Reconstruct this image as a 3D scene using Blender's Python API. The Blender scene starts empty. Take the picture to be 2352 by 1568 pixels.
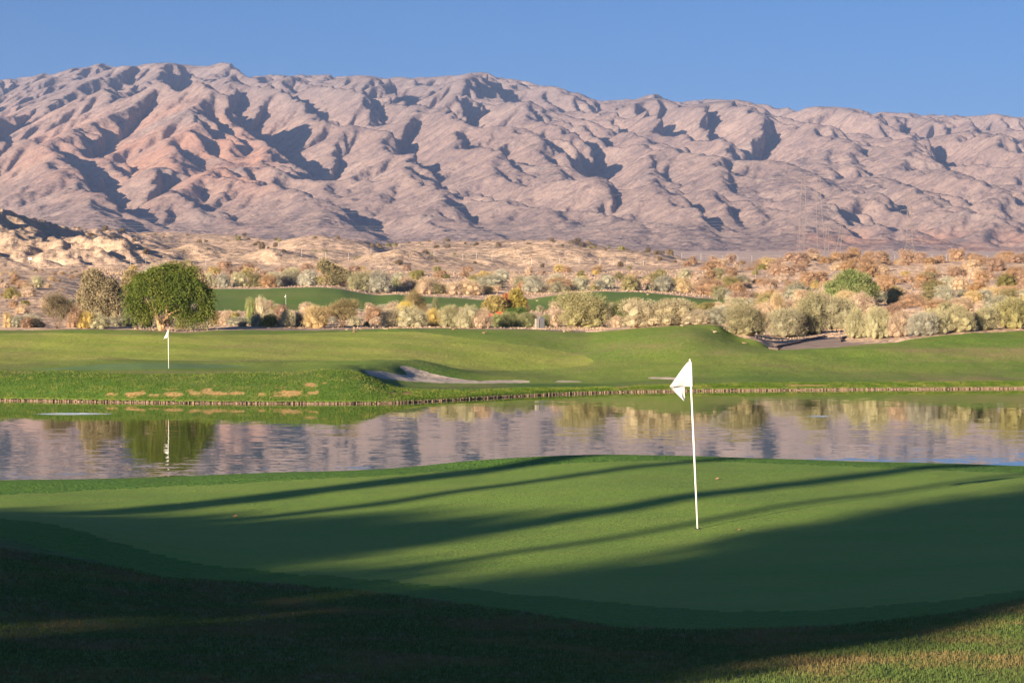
import bpy, math, random, time
import numpy as np
_T0 = time.time()
R = math.radians
rng = np.random.default_rng(7)
random.seed(7)
scene = bpy.context.scene
COL = scene.collection
# ---------------------------------------------------------------- camera constants
FOC = 5553.0      # focal length in 2352-px picture units
CU, HV = 1176.0, 660.0   # centre column and horizon row
CH = 5.8          # camera height above the lake
SAZ, SEL = R(37.0), R(12.0)       # light travels towards +x,+y at SAZ from +Y, sun elevation
def px(u, v, Y):  # picture reading -> metres, used only to survey positions
    return ((u - CU) / FOC * Y, Y, CH - (v - HV) / FOC * Y)
def zv(v, Y):
    return CH - (v - HV) / FOC * Y
# ---------------------------------------------------------------- numpy noise
_P = rng.permutation(512).astype(np.int64)
_P = np.concatenate([_P, _P, _P])
_G = rng.uniform(-1, 1, (512, 2)); _G /= np.linalg.norm(_G, axis=1)[:, None]
def gnoise(x, y, seed=0):
    x = np.asarray(x, float) + seed * 17.31; y = np.asarray(y, float) - seed * 9.77
    xi = np.floor(x); yi = np.floor(y); fx = x - xi; fy = y - yi
    xi = xi.astype(np.int64) & 511; yi = yi.astype(np.int64) & 511
    def g(ix, iy, dx, dy):
        h = _P[_P[ix & 511] + (iy & 511)]
        gg = _G[h]
        return gg[..., 0] * dx + gg[..., 1] * dy
    a = g(xi, yi, fx, fy); b = g(xi + 1, yi, fx - 1, fy)
    c = g(xi, yi + 1, fx, fy - 1); d = g(xi + 1, yi + 1, fx - 1, fy - 1)
    ux = fx * fx * fx * (fx * (fx * 6 - 15) + 10); uy = fy * fy * fy * (fy * (fy * 6 - 15) + 10)
    return (a + (b - a) * ux + ((c + (d - c) * ux) - (a + (b - a) * ux)) * uy) * 1.5
def fbm(x, y, o=4, seed=0, gain=.5, lac=2.03):
    s = 0; a = 1.0; f = 1.0
    for k in range(o):
        s = s + a * gnoise(np.asarray(x) * f, np.asarray(y) * f, seed + k * 3); a *= gain; f *= lac
    return s
def sstep(a, b, x):
    t = np.clip((x - a) / (b - a), 0, 1); return t * t * (3 - 2 * t)
def bilin(Z, fx, fy):
    ny, nx = Z.shape
    fx = np.clip(fx, 0, nx - 1.001); fy = np.clip(fy, 0, ny - 1.001)
    i = fx.astype(int); j = fy.astype(int); a = fx - i; b = fy - j
    return (Z[j, i] * (1 - a) + Z[j, i + 1] * a) * (1 - b) + (Z[j + 1, i] * (1 - a) + Z[j + 1, i + 1] * a) * b
# ---------------------------------------------------------------- object helpers
def tag(o, label=None, cat=None, group=None, kind=None):
    if label: o['label'] = label
    if cat: o['category'] = cat
    if group: o['group'] = group
    if kind: o['kind'] = kind
    return o
def mesh_np(name, V, F, smooth=True):
    """V (n,3), F (m,k) all faces with the same number of corners"""
    me = bpy.data.meshes.new(name)
    V = np.ascontiguousarray(V, dtype=np.float32); F = np.ascontiguousarray(F, dtype=np.int32)
    me.vertices.add(len(V)); me.vertices.foreach_set('co', V.ravel())
    k = F.shape[1]
    me.loops.add(F.size); me.loops.foreach_set('vertex_index', F.ravel())
    me.polygons.add(len(F)); me.polygons.foreach_set('loop_start', np.arange(0, F.size, k, dtype=np.int32))
    me.polygons.foreach_set('use_smooth', np.full(len(F), smooth))
    me.update(calc_edges=True)
    return me
def link(name, me, mat=None, parent=None, loc=None):
    o = bpy.data.objects.new(name, me); COL.objects.link(o)
    if mat is not None and me is not None: me.materials.append(mat)
    if parent is not None: o.parent = parent
    if loc is not None: o.location = loc
    return o
def empty(name, loc, rz=0):
    o = bpy.data.objects.new(name, None); COL.objects.link(o); o.location = loc; o.rotation_euler = (0, 0, rz)
    o.empty_display_size = .2
    return o
def add_attr(me, name, arr):
    a = me.attributes.new(name, 'FLOAT', 'POINT'); a.data.foreach_set('value', np.ascontiguousarray(arr, dtype=np.float32))
class MB:
    """collects simple solids into one mesh"""
    def __init__(s): s.V = []; s.F = []; s.n = 0
    def add(s, V, F):
        s.V += [tuple(v) for v in V]; s.F += [tuple(i + s.n for i in f) for f in F]; s.n = len(s.V); return s
    def box(s, c, d, rz=0):
        cx, cy, cz = c; hx, hy, hz = d[0] / 2, d[1] / 2, d[2] / 2; V = []
        for z in (-hz, hz):
            for x, y in ((-hx, -hy), (hx, -hy), (hx, hy), (-hx, hy)):
                V.append((cx + x * math.cos(rz) - y * math.sin(rz), cy + x * math.sin(rz) + y * math.cos(rz), cz + z))
        return s.add(V, [(0, 3, 2, 1), (4, 5, 6, 7), (0, 1, 5, 4), (1, 2, 6, 5), (2, 3, 7, 6), (3, 0, 4, 7)])
    def tube(s, pts, rad, n=8, cap=True):
        pts = [np.array(p, float) for p in pts]
        if not hasattr(rad, '__len__'): rad = [rad] * len(pts)
        base = []; V = []; F = []
        for i, p in enumerate(pts):
            t = pts[min(i + 1, len(pts) - 1)] - pts[max(i - 1, 0)]; t /= (np.linalg.norm(t) + 1e-9)
            a = np.cross(t, (0, 0, 1)) if abs(t[2]) < .9 else np.cross(t, (1, 0, 0)); a /= np.linalg.norm(a); b = np.cross(t, a)
            for k in range(n):
                th = 2 * math.pi * k / n; V.append(p + rad[i] * (math.cos(th) * a + math.sin(th) * b))
        for i in range(len(pts) - 1):
            for k in range(n):
                F.append((i * n + k, i * n + (k + 1) % n, (i + 1) * n + (k + 1) % n, (i + 1) * n + k))
        if cap: F.append(tuple(range(n))[::-1]); F.append(tuple(range((len(pts) - 1) * n, len(pts) * n)))
        return s.add(V, F)
    def mesh(s, name, smooth=False):
        me = bpy.data.meshes.new(name); me.from_pydata([tuple(map(float, v)) for v in s.V], [], s.F)
        if smooth:
            for p in me.polygons: p.use_smooth = True
        me.update(); return me
    def build(s, name, mat, parent=None, smooth=False):
        return link(name, s.mesh(name, smooth), mat, parent)
# ---------------------------------------------------------------- material helpers
class NT:
    def __init__(s, name):
        s.m = bpy.data.materials.new(name); s.m.use_nodes = True; s.t = s.m.node_tree; s.t.nodes.clear()
        s.out = s.t.nodes.new('ShaderNodeOutputMaterial')
    def n(s, typ, ins=None, **kw):
        nd = s.t.nodes.new(typ)
        for k, v in kw.items(): setattr(nd, k, v)
        if ins:
            for k, v in ins.items():
                if isinstance(v, bpy.types.NodeSocket): s.t.links.new(v, nd.inputs[k])
                else: nd.inputs[k].default_value = v
        return nd
    def mix(s, f, a, b, mode='MIX'):
        nd = s.t.nodes.new('ShaderNodeMix'); nd.data_type = 'RGBA'; nd.blend_type = mode
        for i, v in ((0, f), (6, a), (7, b)):
            if isinstance(v, bpy.types.NodeSocket): s.t.links.new(v, nd.inputs[i])
            elif i == 0: nd.inputs[0].default_value = v
            else: nd.inputs[i].default_value = (*v[:3], 1)
        return nd.outputs[2]
    def math(s, op, a, b=0.0, c=None, clamp=False):
        nd = s.t.nodes.new('ShaderNodeMath'); nd.operation = op; nd.use_clamp = clamp
        for i, v in ((0, a), (1, b), (2, c)):
            if v is None: continue
            if isinstance(v, bpy.types.NodeSocket): s.t.links.new(v, nd.inputs[i])
            else: nd.inputs[i].default_value = v
        return nd.outputs[0]
    def ramp(s, f, lo, hi):
        nd = s.n('ShaderNodeMapRange', {'Value': f, 'From Min': lo, 'From Max': hi}); nd.clamp = True; return nd.outputs[0]
    def pos(s, scale=(1, 1, 1), rot=0):
        g = s.n('ShaderNodeNewGeometry')
        return s.n('ShaderNodeMapping', {'Vector': g.outputs['Position'], 'Scale': scale, 'Rotation': (0, 0, rot)}).outputs[0]
    def noise(s, vec, scale, detail=4, rough=.55, dist=0.0):
        return s.n('ShaderNodeTexNoise', {'Vector': vec, 'Scale': scale, 'Detail': detail, 'Roughness': rough, 'Distortion': dist}).outputs[0]
    def attr(s, name):
        return s.n('ShaderNodeAttribute', attribute_name=name).outputs['Fac']
    def bsdf(s, col, rough=.8, spec=.3, normal=None, **extra):
        ins = {'Base Color': col if isinstance(col, bpy.types.NodeSocket) else (*col[:3], 1), 'Roughness': rough, 'Specular IOR Level': spec}
        if normal is not None: ins['Normal'] = normal
        ins.update(extra)
        b = s.n('ShaderNodeBsdfPrincipled', ins); s.t.links.new(b.outputs[0], s.out.inputs[0]); return b
    def bump(s, h, strength=.5, dist=.1):
        return s.n('ShaderNodeBump', {'Height': h, 'Strength': strength, 'Distance': dist}).outputs[0]
# ================================================================ MOUNTAINS (eroded height field)
SKY_U = [-900, -400, -150, 0, 100, 200, 255, 330, 370, 430, 480, 515, 545, 640, 780, 870, 960, 1060, 1140, 1230, 1300, 1360, 1400, 1465, 1525, 1640, 1750, 1820, 1900, 1980, 2080, 2180, 2280, 2352, 2600, 3200]
SKY_V = [235, 205, 190, 180, 163, 147, 152, 143, 148, 150, 145, 158, 172, 173, 172, 178, 176, 168, 180, 196, 212, 228, 230, 218, 235, 222, 248, 244, 250, 258, 262, 265, 265, 272, 290, 320]
MX0, MY0, MX1, MY1 = -1560., 2450., 1600., 5650.
def _flow(z, dx, fixed):
    ny, nx = z.shape; N = ny * nx
    zp = np.pad(z, 1, constant_values=1e9)
    best = np.zeros((ny, nx)); rec = np.arange(N).reshape(ny, nx).copy(); dist = np.full((ny, nx), dx)
    idx = np.arange(N).reshape(ny, nx)
    for dj, di in ((0, 1), (0, -1), (1, 0), (-1, 0), (1, 1), (1, -1), (-1, 1), (-1, -1)):
        d = dx * math.hypot(dj, di)
        zn = zp[1 + dj:1 + dj + ny, 1 + di:1 + di + nx]
        s = (z - zn) / d
        m = (s > best) & ~fixed
        best[m] = s[m]; rec[m] = (idx + dj * nx + di)[m]; dist[m] = d
    return rec.ravel(), dist.ravel()
def erode(z, U, dx, steps, dt, K, m, D):
    ny, nx = z.shape; N = ny * nx
    fixed = np.zeros((ny, nx), bool); fixed[0] = True; fixed[-1] = True
    for it in range(steps):
        z = np.where(fixed, z, z + U * dt)
        for q in range(4):
            zp = np.pad(z, 1, mode='edge')
            nb = np.minimum.reduce([zp[1:-1, 2:], zp[1:-1, :-2], zp[2:, 1:-1], zp[:-2, 1:-1], zp[2:, 2:], zp[2:, :-2], zp[:-2, 2:], zp[:-2, :-2]])
            z = np.where((z <= nb) & ~fixed, nb + 1e-3, z)
        rec, dist = _flow(z, dx, fixed)
        dep = (rec != np.arange(N)).astype(np.int64); anc = rec.copy()
        for k in range(12):
            dep = dep + dep[anc]; anc = anc[anc]
        order = np.argsort(dep, kind='stable'); cnt = np.bincount(dep); st = np.concatenate([[0], np.cumsum(cnt)])
        A = np.full(N, dx * dx)
        for l in range(len(cnt) - 1, 0, -1):
            nd = order[st[l]:st[l + 1]]; np.add.at(A, rec[nd], A[nd])
        zf = z.ravel().copy(); F = K * A ** m * dt / dist
        for l in range(1, len(cnt)):
            nd = order[st[l]:st[l + 1]]; zf[nd] = (zf[nd] + F[nd] * zf[rec[nd]]) / (1 + F[nd])
        z = zf.reshape(ny, nx)
        zp = np.pad(z, 1, mode='edge')
        z = z + D * dt / dx ** 2 * (zp[1:-1, 2:] + zp[1:-1, :-2] + zp[2:, 1:-1] + zp[:-2, 1:-1] - 4 * z)
    return z, A.reshape(ny, nx)
def up2(Z, ny, nx):
    fy, fx = np.meshgrid(np.linspace(0, Z.shape[0] - 1, ny), np.linspace(0, Z.shape[1] - 1, nx), indexing='ij')
    return bilin(Z, fx, fy)
# surveyed crest lines: height, gentle left width, steep right width, then u,v points down the crest
CREST = [(34, 120, 45, (255,152),(205,190),(130,222),(90,245)), (34, 120, 45, (370,150),(325,185),(262,232),(190,268)), (38, 110, 40, (480,150),(520,185),(548,215),(585,240)),
 (52, 130, 42, (430,283),(480,290),(530,302),(575,322),(605,342)), (50, 120, 60, (430,283),(398,325),(350,365),(305,398)), (44, 130, 45, (305,272),(228,308),(150,338),(100,368)), (36, 90, 36, (310,300),(345,330),(372,372),(420,420)),
 (46, 140, 42, (0,372),(90,380),(150,405),(190,440),(255,492)), (30, 110, 60, (640,395),(540,410),(430,438),(330,478),(280,500)), (24, 80, 30, (470,440),(520,462),(560,482)), (20, 70, 28, (560,440),(590,470)),
 (30, 120, 32, (640,455),(740,478),(800,510),(850,540),(875,560)), (16, 60, 28, (360,488),(420,505),(455,530)), (20, 80, 30, (520,495),(590,512),(630,545)), (18, 70, 30, (150,505),(230,498),(330,512)),
 (30, 100, 36, (640,240),(700,262),(760,292),(805,325)), (30, 90, 34, (700,225),(770,240),(830,262),(885,278)), (26, 90, 34, (560,190),(620,230),(660,262)), (28, 100, 60, (640,175),(600,215),(545,262),(470,300)),
 (28, 90, 32, (900,250),(960,285),(1015,325)), (26, 90, 32, (870,180),(900,225),(925,262)), (30, 90, 34, (1062,172),(1100,190),(1135,210)), (26, 90, 50, (1062,172),(1010,230),(950,285),(860,340)),
 (22, 90, 30, (860,340),(920,372),(985,392)), (26, 90, 30, (930,440),(990,462),(1058,492)), (20, 80, 28, (1040,500),(1100,520),(1150,545)), (22, 90, 28, (1000,345),(1080,372),(1140,400)), (20, 80, 28, (1180,345),(1240,365),(1290,388)),
 (34, 110, 60, (1465,220),(1400,262),(1330,312),(1270,360)), (28, 80, 30, (1390,300),(1430,325),(1475,358)), (28, 80, 30, (1480,285),(1540,310),(1600,350)), (30, 80, 32, (1560,270),(1610,298),(1650,340)), (22, 80, 28, (1440,240),(1500,262),(1530,280)),
 (36, 140, 36, (1700,250),(1780,262),(1850,298),(1935,342)), (26, 90, 32, (1900,252),(1940,268),(1990,290)), (26, 120, 28, (1940,300),(2020,318),(2095,346)), (26, 110, 60, (1760,290),(1700,330),(1640,365),(1560,400)),
 (24, 90, 28, (1540,380),(1600,398),(1650,425)), (22, 90, 28, (1300,395),(1360,420),(1400,440)), (30, 100, 28, (1340,455),(1400,468),(1450,495),(1485,535)), (22, 80, 30, (1200,480),(1250,498),(1300,520)),
 (34, 130, 32, (1520,470),(1590,498),(1650,530),(1735,575)), (20, 70, 26, (1600,480),(1660,505),(1710,545)), (20, 110, 26, (1380,560),(1480,568),(1560,580),(1620,600)), (26, 120, 60, (2000,470),(1900,505),(1800,545),(1740,585)),
 (26, 100, 28, (2080,360),(2160,395),(2210,425),(2260,455)), (20, 80, 26, (1960,500),(2020,520),(2080,560)), (22, 90, 28, (2150,460),(2210,490),(2250,515)), (24, 100, 30, (2250,330),(2300,360),(2352,385)), (26, 90, 28, (1760,395),(1830,415),(1880,445)), (20, 80, 26, (2120,530),(2180,545),(2240,562)),
 (26, 90, 34, (2180,262),(2240,290),(2300,310)), (22, 80, 30, (1150,290),(1210,300),(1250,318)), (22, 80, 30, (1130,230),(1180,262),(1230,300))]
def crests(X, Y, Yof):
    g = np.zeros_like(X)
    for c in CREST:
        h, wl, wr = c[:3]; P = []
        for (u, v) in c[3:]:
            yy = Yof(u, v + h * .9 * FOC / 3800.); P.append(((u - CU) / FOC * yy, yy))
        x0 = min(p[0] for p in P) - 2.5 * wl; x1 = max(p[0] for p in P) + 2.5 * wl; y0 = min(p[1] for p in P) - 2.5 * wl; y1 = max(p[1] for p in P) + 2.5 * wl
        m = (X > x0) & (X < x1) & (Y > y0) & (Y < y1); xx = X[m] + 14 * gnoise(X[m] / 60, Y[m] / 60, 80); yy = Y[m] + 14 * gnoise(X[m] / 60, Y[m] / 60, 81); best = np.full(xx.shape, 1e9); side = np.zeros(xx.shape)
        n = len(P) - 1; tt = np.zeros(xx.shape)
        for i in range(n):
            ax, ay = P[i]; bx, by = P[i + 1]; dx, dy = bx - ax, by - ay; L = math.hypot(dx, dy) + 1e-6
            t = np.clip(((xx - ax) * dx + (yy - ay) * dy) / L ** 2, 0, 1); d = np.hypot(xx - ax - t * dx, yy - ay - t * dy)
            cr = (xx - ax) * dy - (yy - ay) * dx; sg = np.where(dy < 0, -cr, cr) / L    # positive towards +x
            k = d < best; best = np.where(k, d, best); side = np.where(k, sg, side); tt = np.where(k, (i + t) / n, tt)
        w_ = wl + (wr - wl) * sstep(-18, 18, side)
        g[m] = np.maximum(g[m], h * (1 - .35 * tt) * np.exp(-(best / w_) ** 1.35))
    return g
def mountain_grid():
    def grid(dx):
        nx = int((MX1 - MX0) / dx) + 1; ny = int((MY1 - MY0) / dx) + 1
        X, Y = np.meshgrid(MX0 + np.arange(nx) * dx, MY0 + np.arange(ny) * dx); return X, Y
    def macro(X, Y):
        u = CU + FOC * X / Y
        sv = np.interp(u, SKY_U, SKY_V)
        # picture row of the mean surface against distance
        t = np.interp(Y, [2450, 2600, 2850, 3300, 3900, 4500, 5000, 5300, 5650], [0, .03, .16, .40, .66, .88, 1, .97, .80])
        v = 575 + (sv - 575) * t
        return zv(v, Y)
    # hand surveyed summits and ridges: u, v, Y, radius, extra height
    BUMP = [(430, 275, 3650, 120, 42), (470, 300, 3560, 90, 25), (395, 330, 3480, 90, 25), (330, 300, 3680, 110, 25), (230, 335, 3500, 120, 30),
            (130, 290, 3800, 130, 40), (60, 380, 3300, 150, 22), (-40, 430, 3150, 150, 15), (330, 470, 3150, 100, -22),
            (60, 190, 4500, 160, -25), (600, 360, 3450, 70, 10), (560, 300, 3720, 70, -15), (480, 190, 4700, 140, 25), (330, 180, 4750, 140, 20), (200, 185, 4700, 140, 15),
            (600, 240, 4200, 120, 25), (860, 330, 3700, 110, 22), (760, 270, 4000, 100, 22), (640, 340, 3550, 100, 18), (990, 330, 3650, 110, 22),
            (560, 470, 3000, 100, 26), (400, 500, 2880, 100, 20), (220, 520, 2760, 90, 18), (640, 500, 2820, 90, 22), (780, 450, 3080, 110, 26), (860, 540, 2740, 60, -14),
            (1060, 230, 4400, 130, 26), (1060, 400, 3300, 110, 20), (1180, 360, 3500, 110, 22), (1080, 470, 2980, 100, 22), (1230, 450, 3050, 100, 20), (1380, 420, 3150, 100, 22),
            (1380, 300, 3950, 150, 34), (1560, 260, 4300, 140, 26), (1690, 290, 4150, 140, 34), (1480, 370, 3450, 110, 24), (1600, 410, 3200, 110, 22), (1600, 500, 2880, 110, 34),
            (1450, 500, 2860, 60, -14), (1820, 400, 3260, 120, 28), (1700, 340, 3700, 90, -22), (2000, 300, 4100, 150, -22), (1950, 260, 4400, 130, 24), (2150, 340, 3700, 160, 34),
            (2050, 440, 3080, 120, 24), (2300, 420, 3150, 130, 26), (1900, 540, 2740, 80, 14), (2020, 520, 2760, 80, 12), (2250, 520, 2780, 90, 14), (1180, 530, 2740, 80, 16), (1360, 540, 2720, 80, 16), (980, 520, 2780, 80, 14)]
    dx = 10.; X, Y = grid(dx)
    def upl(X, Y):
        g = np.zeros_like(X)
        for (u, v, yy, r, h) in BUMP:
            cx = (u - CU) / FOC * yy; g += h * np.exp(-(((X - cx) ** 2 + (Y - yy) ** 2) / (r * r)))
        return g
    B = macro(X, Y); G = upl(X, Y)
    TT = ([0, .03, .16, .40, .66, .88, 1], [2450, 2600, 2850, 3300, 3900, 4500, 5000])
    def Yof(u, v):
        sv = float(np.interp(u, SKY_U, SKY_V)); return float(np.interp((575 - v) / (575 - sv), TT[0], TT[1]))
    CR = crests(X, Y, Yof)
    base = B + G * .4 + CR * 1.15
    # start from the macro form with rough noise, cut it with running water
    z = base + 13 * fbm(X / 150, Y / 180, 4, 5) + 3 * fbm(X / 60, Y / 60, 3, 9) - .12 * X
    z0 = z.copy()
    Umap = np.clip((B - 40) / 400, .05, 1) * 5.0
    Umap *= (1 + .5 * fbm(X / 300, Y / 300, 2, 11))
    z, A = erode(z, Umap, dx, 16, 1.0, .34, .40, 6)
    dx = 6.; X, Y = grid(dx); z = up2(z, *X.shape); Um = up2(Umap, *X.shape)
    z += 5 * fbm(X / 42, Y / 42, 4, 21)
    z, A = erode(z, Um, dx, 14, .5, .34, .40, 2.2)
    dx = 3.5; X, Y = grid(dx); z = up2(z, *X.shape); Um = up2(Umap, *X.shape)
    z += 2.0 * fbm(X / 20, Y / 20, 4, 23)
    z, A = erode(z, Um, dx, 10, .3, .34, .40, .6)
    def blur(Z, s):
        k = np.exp(-np.arange(-3 * s, 3 * s + 1) ** 2 / (2. * s * s)); k /= k.sum(); r = 3 * s
        P = np.pad(Z, r, mode='edge')
        P = np.apply_along_axis(lambda a: np.convolve(a, k, 'valid'), 1, P)
        return np.apply_along_axis(lambda a: np.convolve(a, k, 'valid'), 0, P)
    step = 8
    low = up2(blur(z[::step, ::step], 4), *z.shape)
    low2 = up2(blur(z[::step, ::step], 12), *z.shape)
    B = macro(X, Y); G = upl(X, Y); CRf = up2(CR, *X.shape)
    rel = .84 * (z - low) + .28 * (low - low2)
    zs = up2(blur(z[::2, ::2], 3), *z.shape); rel = .92 * rel + .15 * np.clip(z - zs, -10, 10)
    rel *= (.68 + .26 * sstep(3000, 4300, Y)) * np.clip((Y - 2460) / 300, 0, 1)
    fade = sstep(2455, 2640, Y); z2 = B + (G * .3 + CRf * .72) * fade + rel + (1.0 + 1.6 * sstep(-.1, .5, fbm(X / 120, Y / 120, 2, 37))) * fbm(X / 16, Y / 16, 4, 31, gain=.6)
    # skyline fit
    U = CU + FOC * X / Y; E = (z2 - CH) / Y
    bins = np.arange(-1000, 3300, 12); ib = np.clip(((U - bins[0]) / 12).astype(int), 0, len(bins) - 1)
    mx = np.full(len(bins), .02); np.maximum.at(mx, ib.ravel(), E.ravel())
    tgt = (HV - np.interp(bins + 6, SKY_U, SKY_V)) / FOC
    k = np.exp(-np.arange(-8, 9) ** 2 / 12.); k /= k.sum()
    ratio = np.convolve(np.pad(tgt / mx, 8, mode='edge'), k, 'valid')
    f = np.interp(U, bins + 6, ratio)
    w = sstep(3700, 4900, Y)
    z2 = CH + (z2 - CH) * (1 + (f - 1) * w)
    E = (z2 - CH) / Y
    # nothing in front may stand above the skyline
    lim = (HV - np.interp(U, SKY_U, SKY_V)) / FOC * (1 - .06 * (1 - w)); over = np.clip(E - lim, 0, None)
    z2 = z2 - np.clip(over - .0005, 0, None) * Y * .8
    # slopes lean to the lee side: long windward faces, short steep right-hand ones
    X = X + .8 * np.clip(rel + .5 * CRf, -60, 60) * np.clip((Y - 2460) / 300, 0, 1)
    z2 = z2 - 6 * (1 - sstep(2450, 2500, Y))
    return X, Y, z2, A, rel
# ================================================================ TERRAIN
KU = np.array([0, 200, 400, 600, 785, 900, 1050, 1200, 1400, 1600, 1700, 1800, 2000, 2200, 2352.])
_ug = np.arange(-1600, 4000, 4.)
def _curve(vals, soft=9):
    if np.isscalar(vals): return np.full(len(_ug), float(vals))
    if isinstance(vals, list) and isinstance(vals[0], tuple):
        a = np.interp(_ug, [p[0] for p in vals], [p[1] for p in vals])
    else:
        a = np.interp(_ug, KU, vals)
    if soft:
        k = np.exp(-np.arange(-3 * soft, 3 * soft + 1) ** 2 / (2. * soft * soft)); k /= k.sum()
        a = np.convolve(np.pad(a, 3 * soft, mode='edge'), k, 'valid')
    return a
ST = []   # stations: (Y(u), z(u))
def st(Y, z=None, v=None, soft=9):
    Yc = _curve(Y, soft)
    zc = _curve(z, soft) if z is not None else CH - (_curve(v, soft) - HV) / FOC * Yc
    ST.append((Yc, zc)); return Yc, zc
# near side
for Y_, z_ in ((-400, 3.4), (-60, 3.4), (0, 3.45), (12, 3.2), (17, 3.02)): st(Y_, z_)
st(22, [(0, 3.02), (400, 2.86), (1200, 2.77), (1700, 2.72), (2352, 2.9)])
st(25.5, [(0, 3.06), (400, 2.74), (1200, 2.66), (1700, 2.66), (2352, 2.86)])
st(28, [(0, 3.13), (150, 3.05), (400, 2.82), (800, 2.69), (1603, 2.69), (2352, 2.82)])
st(32, [(0, 2.84), (400, 2.74), (1000, 2.74), (1603, 2.76), (2352, 2.82)])
st(37, [(0, 2.64), (400, 2.64), (1000, 2.76), (1400, 2.84), (1800, 2.84), (2352, 2.78)])
st(42, v=[(-200, 1112), (0, 1105), (400, 1095), (900, 1074), (1150, 1056), (1300, 1048), (1400, 1046), (1600, 1048), (1900, 1058), (2352, 1069)])
st(46, 2.0); st(51.5, -.3); st(56, -1.0); st(100, -1.1)
# far bank
SHV = [(0, 915), (200, 918), (400, 921), (600, 922), (785, 922.5), (900, 921.5), (1050, 914), (1130, 909), (1200, 905), (1320, 899.5), (1450, 896), (1600, 893.5), (1770, 892.5), (2000, 890.5), (2352, 888.5)]
SHORE = FOC * (CH - .1) / (_curve(SHV, 6) - HV)
def stY(Y, z=None, v=None, soft=9):
    zc = _curve(z, soft) if z is not None else CH - (_curve(v, soft) - HV) / FOC * Y
    ST.append((Y, zc))
stY(SHORE - 2.5, -.9); stY(SHORE - .35, -.3, soft=0); stY(SHORE, .06, soft=0); stY(SHORE + .3, .16, soft=0)
st([131, 131, 130.5, 129.5, 130, 132, 134.5, 136, 138.5, 140.5, 141, 142, 143, 144, 144], v=[(0, 852), (600, 851), (700, 846), (785, 838), (850, 852), (905, 873), (960, 879), (1050, 881), (1200, 881.5), (1400, 883), (1600, 873), (1800, 868), (2352, 864)], soft=6)
st([139, 139, 139, 139, 138, 138, 139, 140.5, 143, 146, 147, 148, 149, 150, 150], v=[(0, 838), (200, 835), (400, 834), (560, 843), (700, 842), (785, 838.5), (860, 836), (905, 840), (925, 851), (960, 866), (1050, 873), (1200, 877.5), (1400, 872), (1600, 857), (1800, 850), (2352, 848)], soft=4)
st([144, 144, 144, 144, 143, 143, 143, 145, 148, 151, 152, 153, 154, 155, 155], v=[(0, 836), (120, 829), (233, 822), (330, 829), (430, 833), (540, 829), (650, 833), (785, 830), (860, 824), (935, 822), (980, 829), (1030, 843), (1100, 856), (1200, 864), (1300, 866), (1400, 858), (1600, 838), (1800, 830), (2000, 826), (2352, 824)], soft=4)
st([149, 149, 149, 149, 149, 149, 149, 151, 153, 157, 158, 159, 160, 161, 161], v=[(0, 828), (233, 832), (400, 830), (785, 829), (935, 834), (1030, 846), (1200, 856), (1300, 852), (1450, 836), (1600, 812), (1750, 806), (1800, 806), (2000, 798), (2352, 790)], soft=6)
st([161, 161, 161, 161, 161, 161, 161, 161, 162, 163, 164, 163, 164, 164, 166], v=[(0, 800), (200, 799), (400, 797), (600, 795), (785, 793), (900, 792), (1200, 806), (1320, 815), (1400, 800), (1500, 778), (1600, 768), (1700, 793), (1800, 806), (2000, 793), (2200, 778), (2352, 775)], soft=8)
EDV = [(-300, 761), (0, 759), (200, 757), (330, 760), (400, 764.5), (440, 764.5), (500, 758), (560, 757), (700, 758), (900, 756), (1176, 757), (1300, 761), (1350, 764), (1400, 760), (1450, 755), (1500, 751), (1600, 748), (1655, 747), (1668, 762), (1700, 780), (1740, 781), (1775, 805), (1929, 802.5), (2039, 791), (2148, 773), (2231, 765.5), (2352, 761.5), (2600, 755)]
EDY = [(-300, 172), (0, 174), (400, 172), (560, 178), (1300, 176), (1450, 173), (1600, 172), (1660, 172), (1700, 168.5), (1775, 165.5), (1929, 165.5), (2039, 167), (2148, 169), (2352, 172)]
EDGE = _curve(EDY, 4)
stY(EDGE, v=EDV, soft=3)
stY(EDGE + 2.5, v=[(p[0], p[1] - (1.5 if p[0] < 1650 else 7)) for p in EDV], soft=4)
st(190, v=[(0, 748), (400, 752), (600, 749), (1200, 750), (1400, 748), (1600, 744), (1700, 764), (1800, 772), (1950, 764), (2100, 756), (2352, 744)])
st(225, v=[(0, 716), (180, 722), (260, 738), (400, 740), (1200, 740), (1650, 740), (1900, 730), (2352, 715)])
st(245, v=[(0, 700), (180, 706), (270, 728), (400, 733), (1200, 733), (1650, 728), (1900, 715), (2352, 700)])
st(300, v=[(0, 658), (150, 672), (300, 712), (400, 722), (1200, 722), (1650, 712), (1900, 697), (2352, 680)])
st(375, v=[(0, 630), (150, 640), (350, 690), (480, 715), (700, 716), (1200, 716), (1600, 714), (1700, 692), (1900, 674), (2352, 655)])
st(395, v=[(0, 628), (150, 634), (350, 684), (480, 706), (700, 708), (785, 711), (1200, 706), (1600, 704), (1700, 688), (1900, 670), (2352, 652)])
TOPV = [(0, 626), (200, 628), (330, 650), (430, 664), (476, 664), (588, 664), (690, 661), (733, 660), (780, 663.5), (827, 673), (863, 679), (912, 676), (972, 681), (1104, 688.5), (1214, 688.5), (1300, 675), (1382, 669), (1492, 673), (1560, 679), (1657, 690), (1720, 676), (1800, 664), (2352, 640)]
st(450, v=TOPV, soft=3)
st(480, v=[(p[0], min(p[1] - 3, 672)) for p in TOPV], soft=6)
st(560, v=[(0, 622), (200, 620), (400, 632), (700, 640), (1200, 642), (1700, 640), (2352, 622)])
st(610, v=[(0, 620), (200, 618), (400, 622), (700, 626), (1200, 628), (1700, 622), (2352, 611)])
st(700, v=[(0, 608), (200, 606), (400, 606), (700, 608), (1200, 612), (1650, 606), (2000, 603), (2352, 603)])
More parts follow.
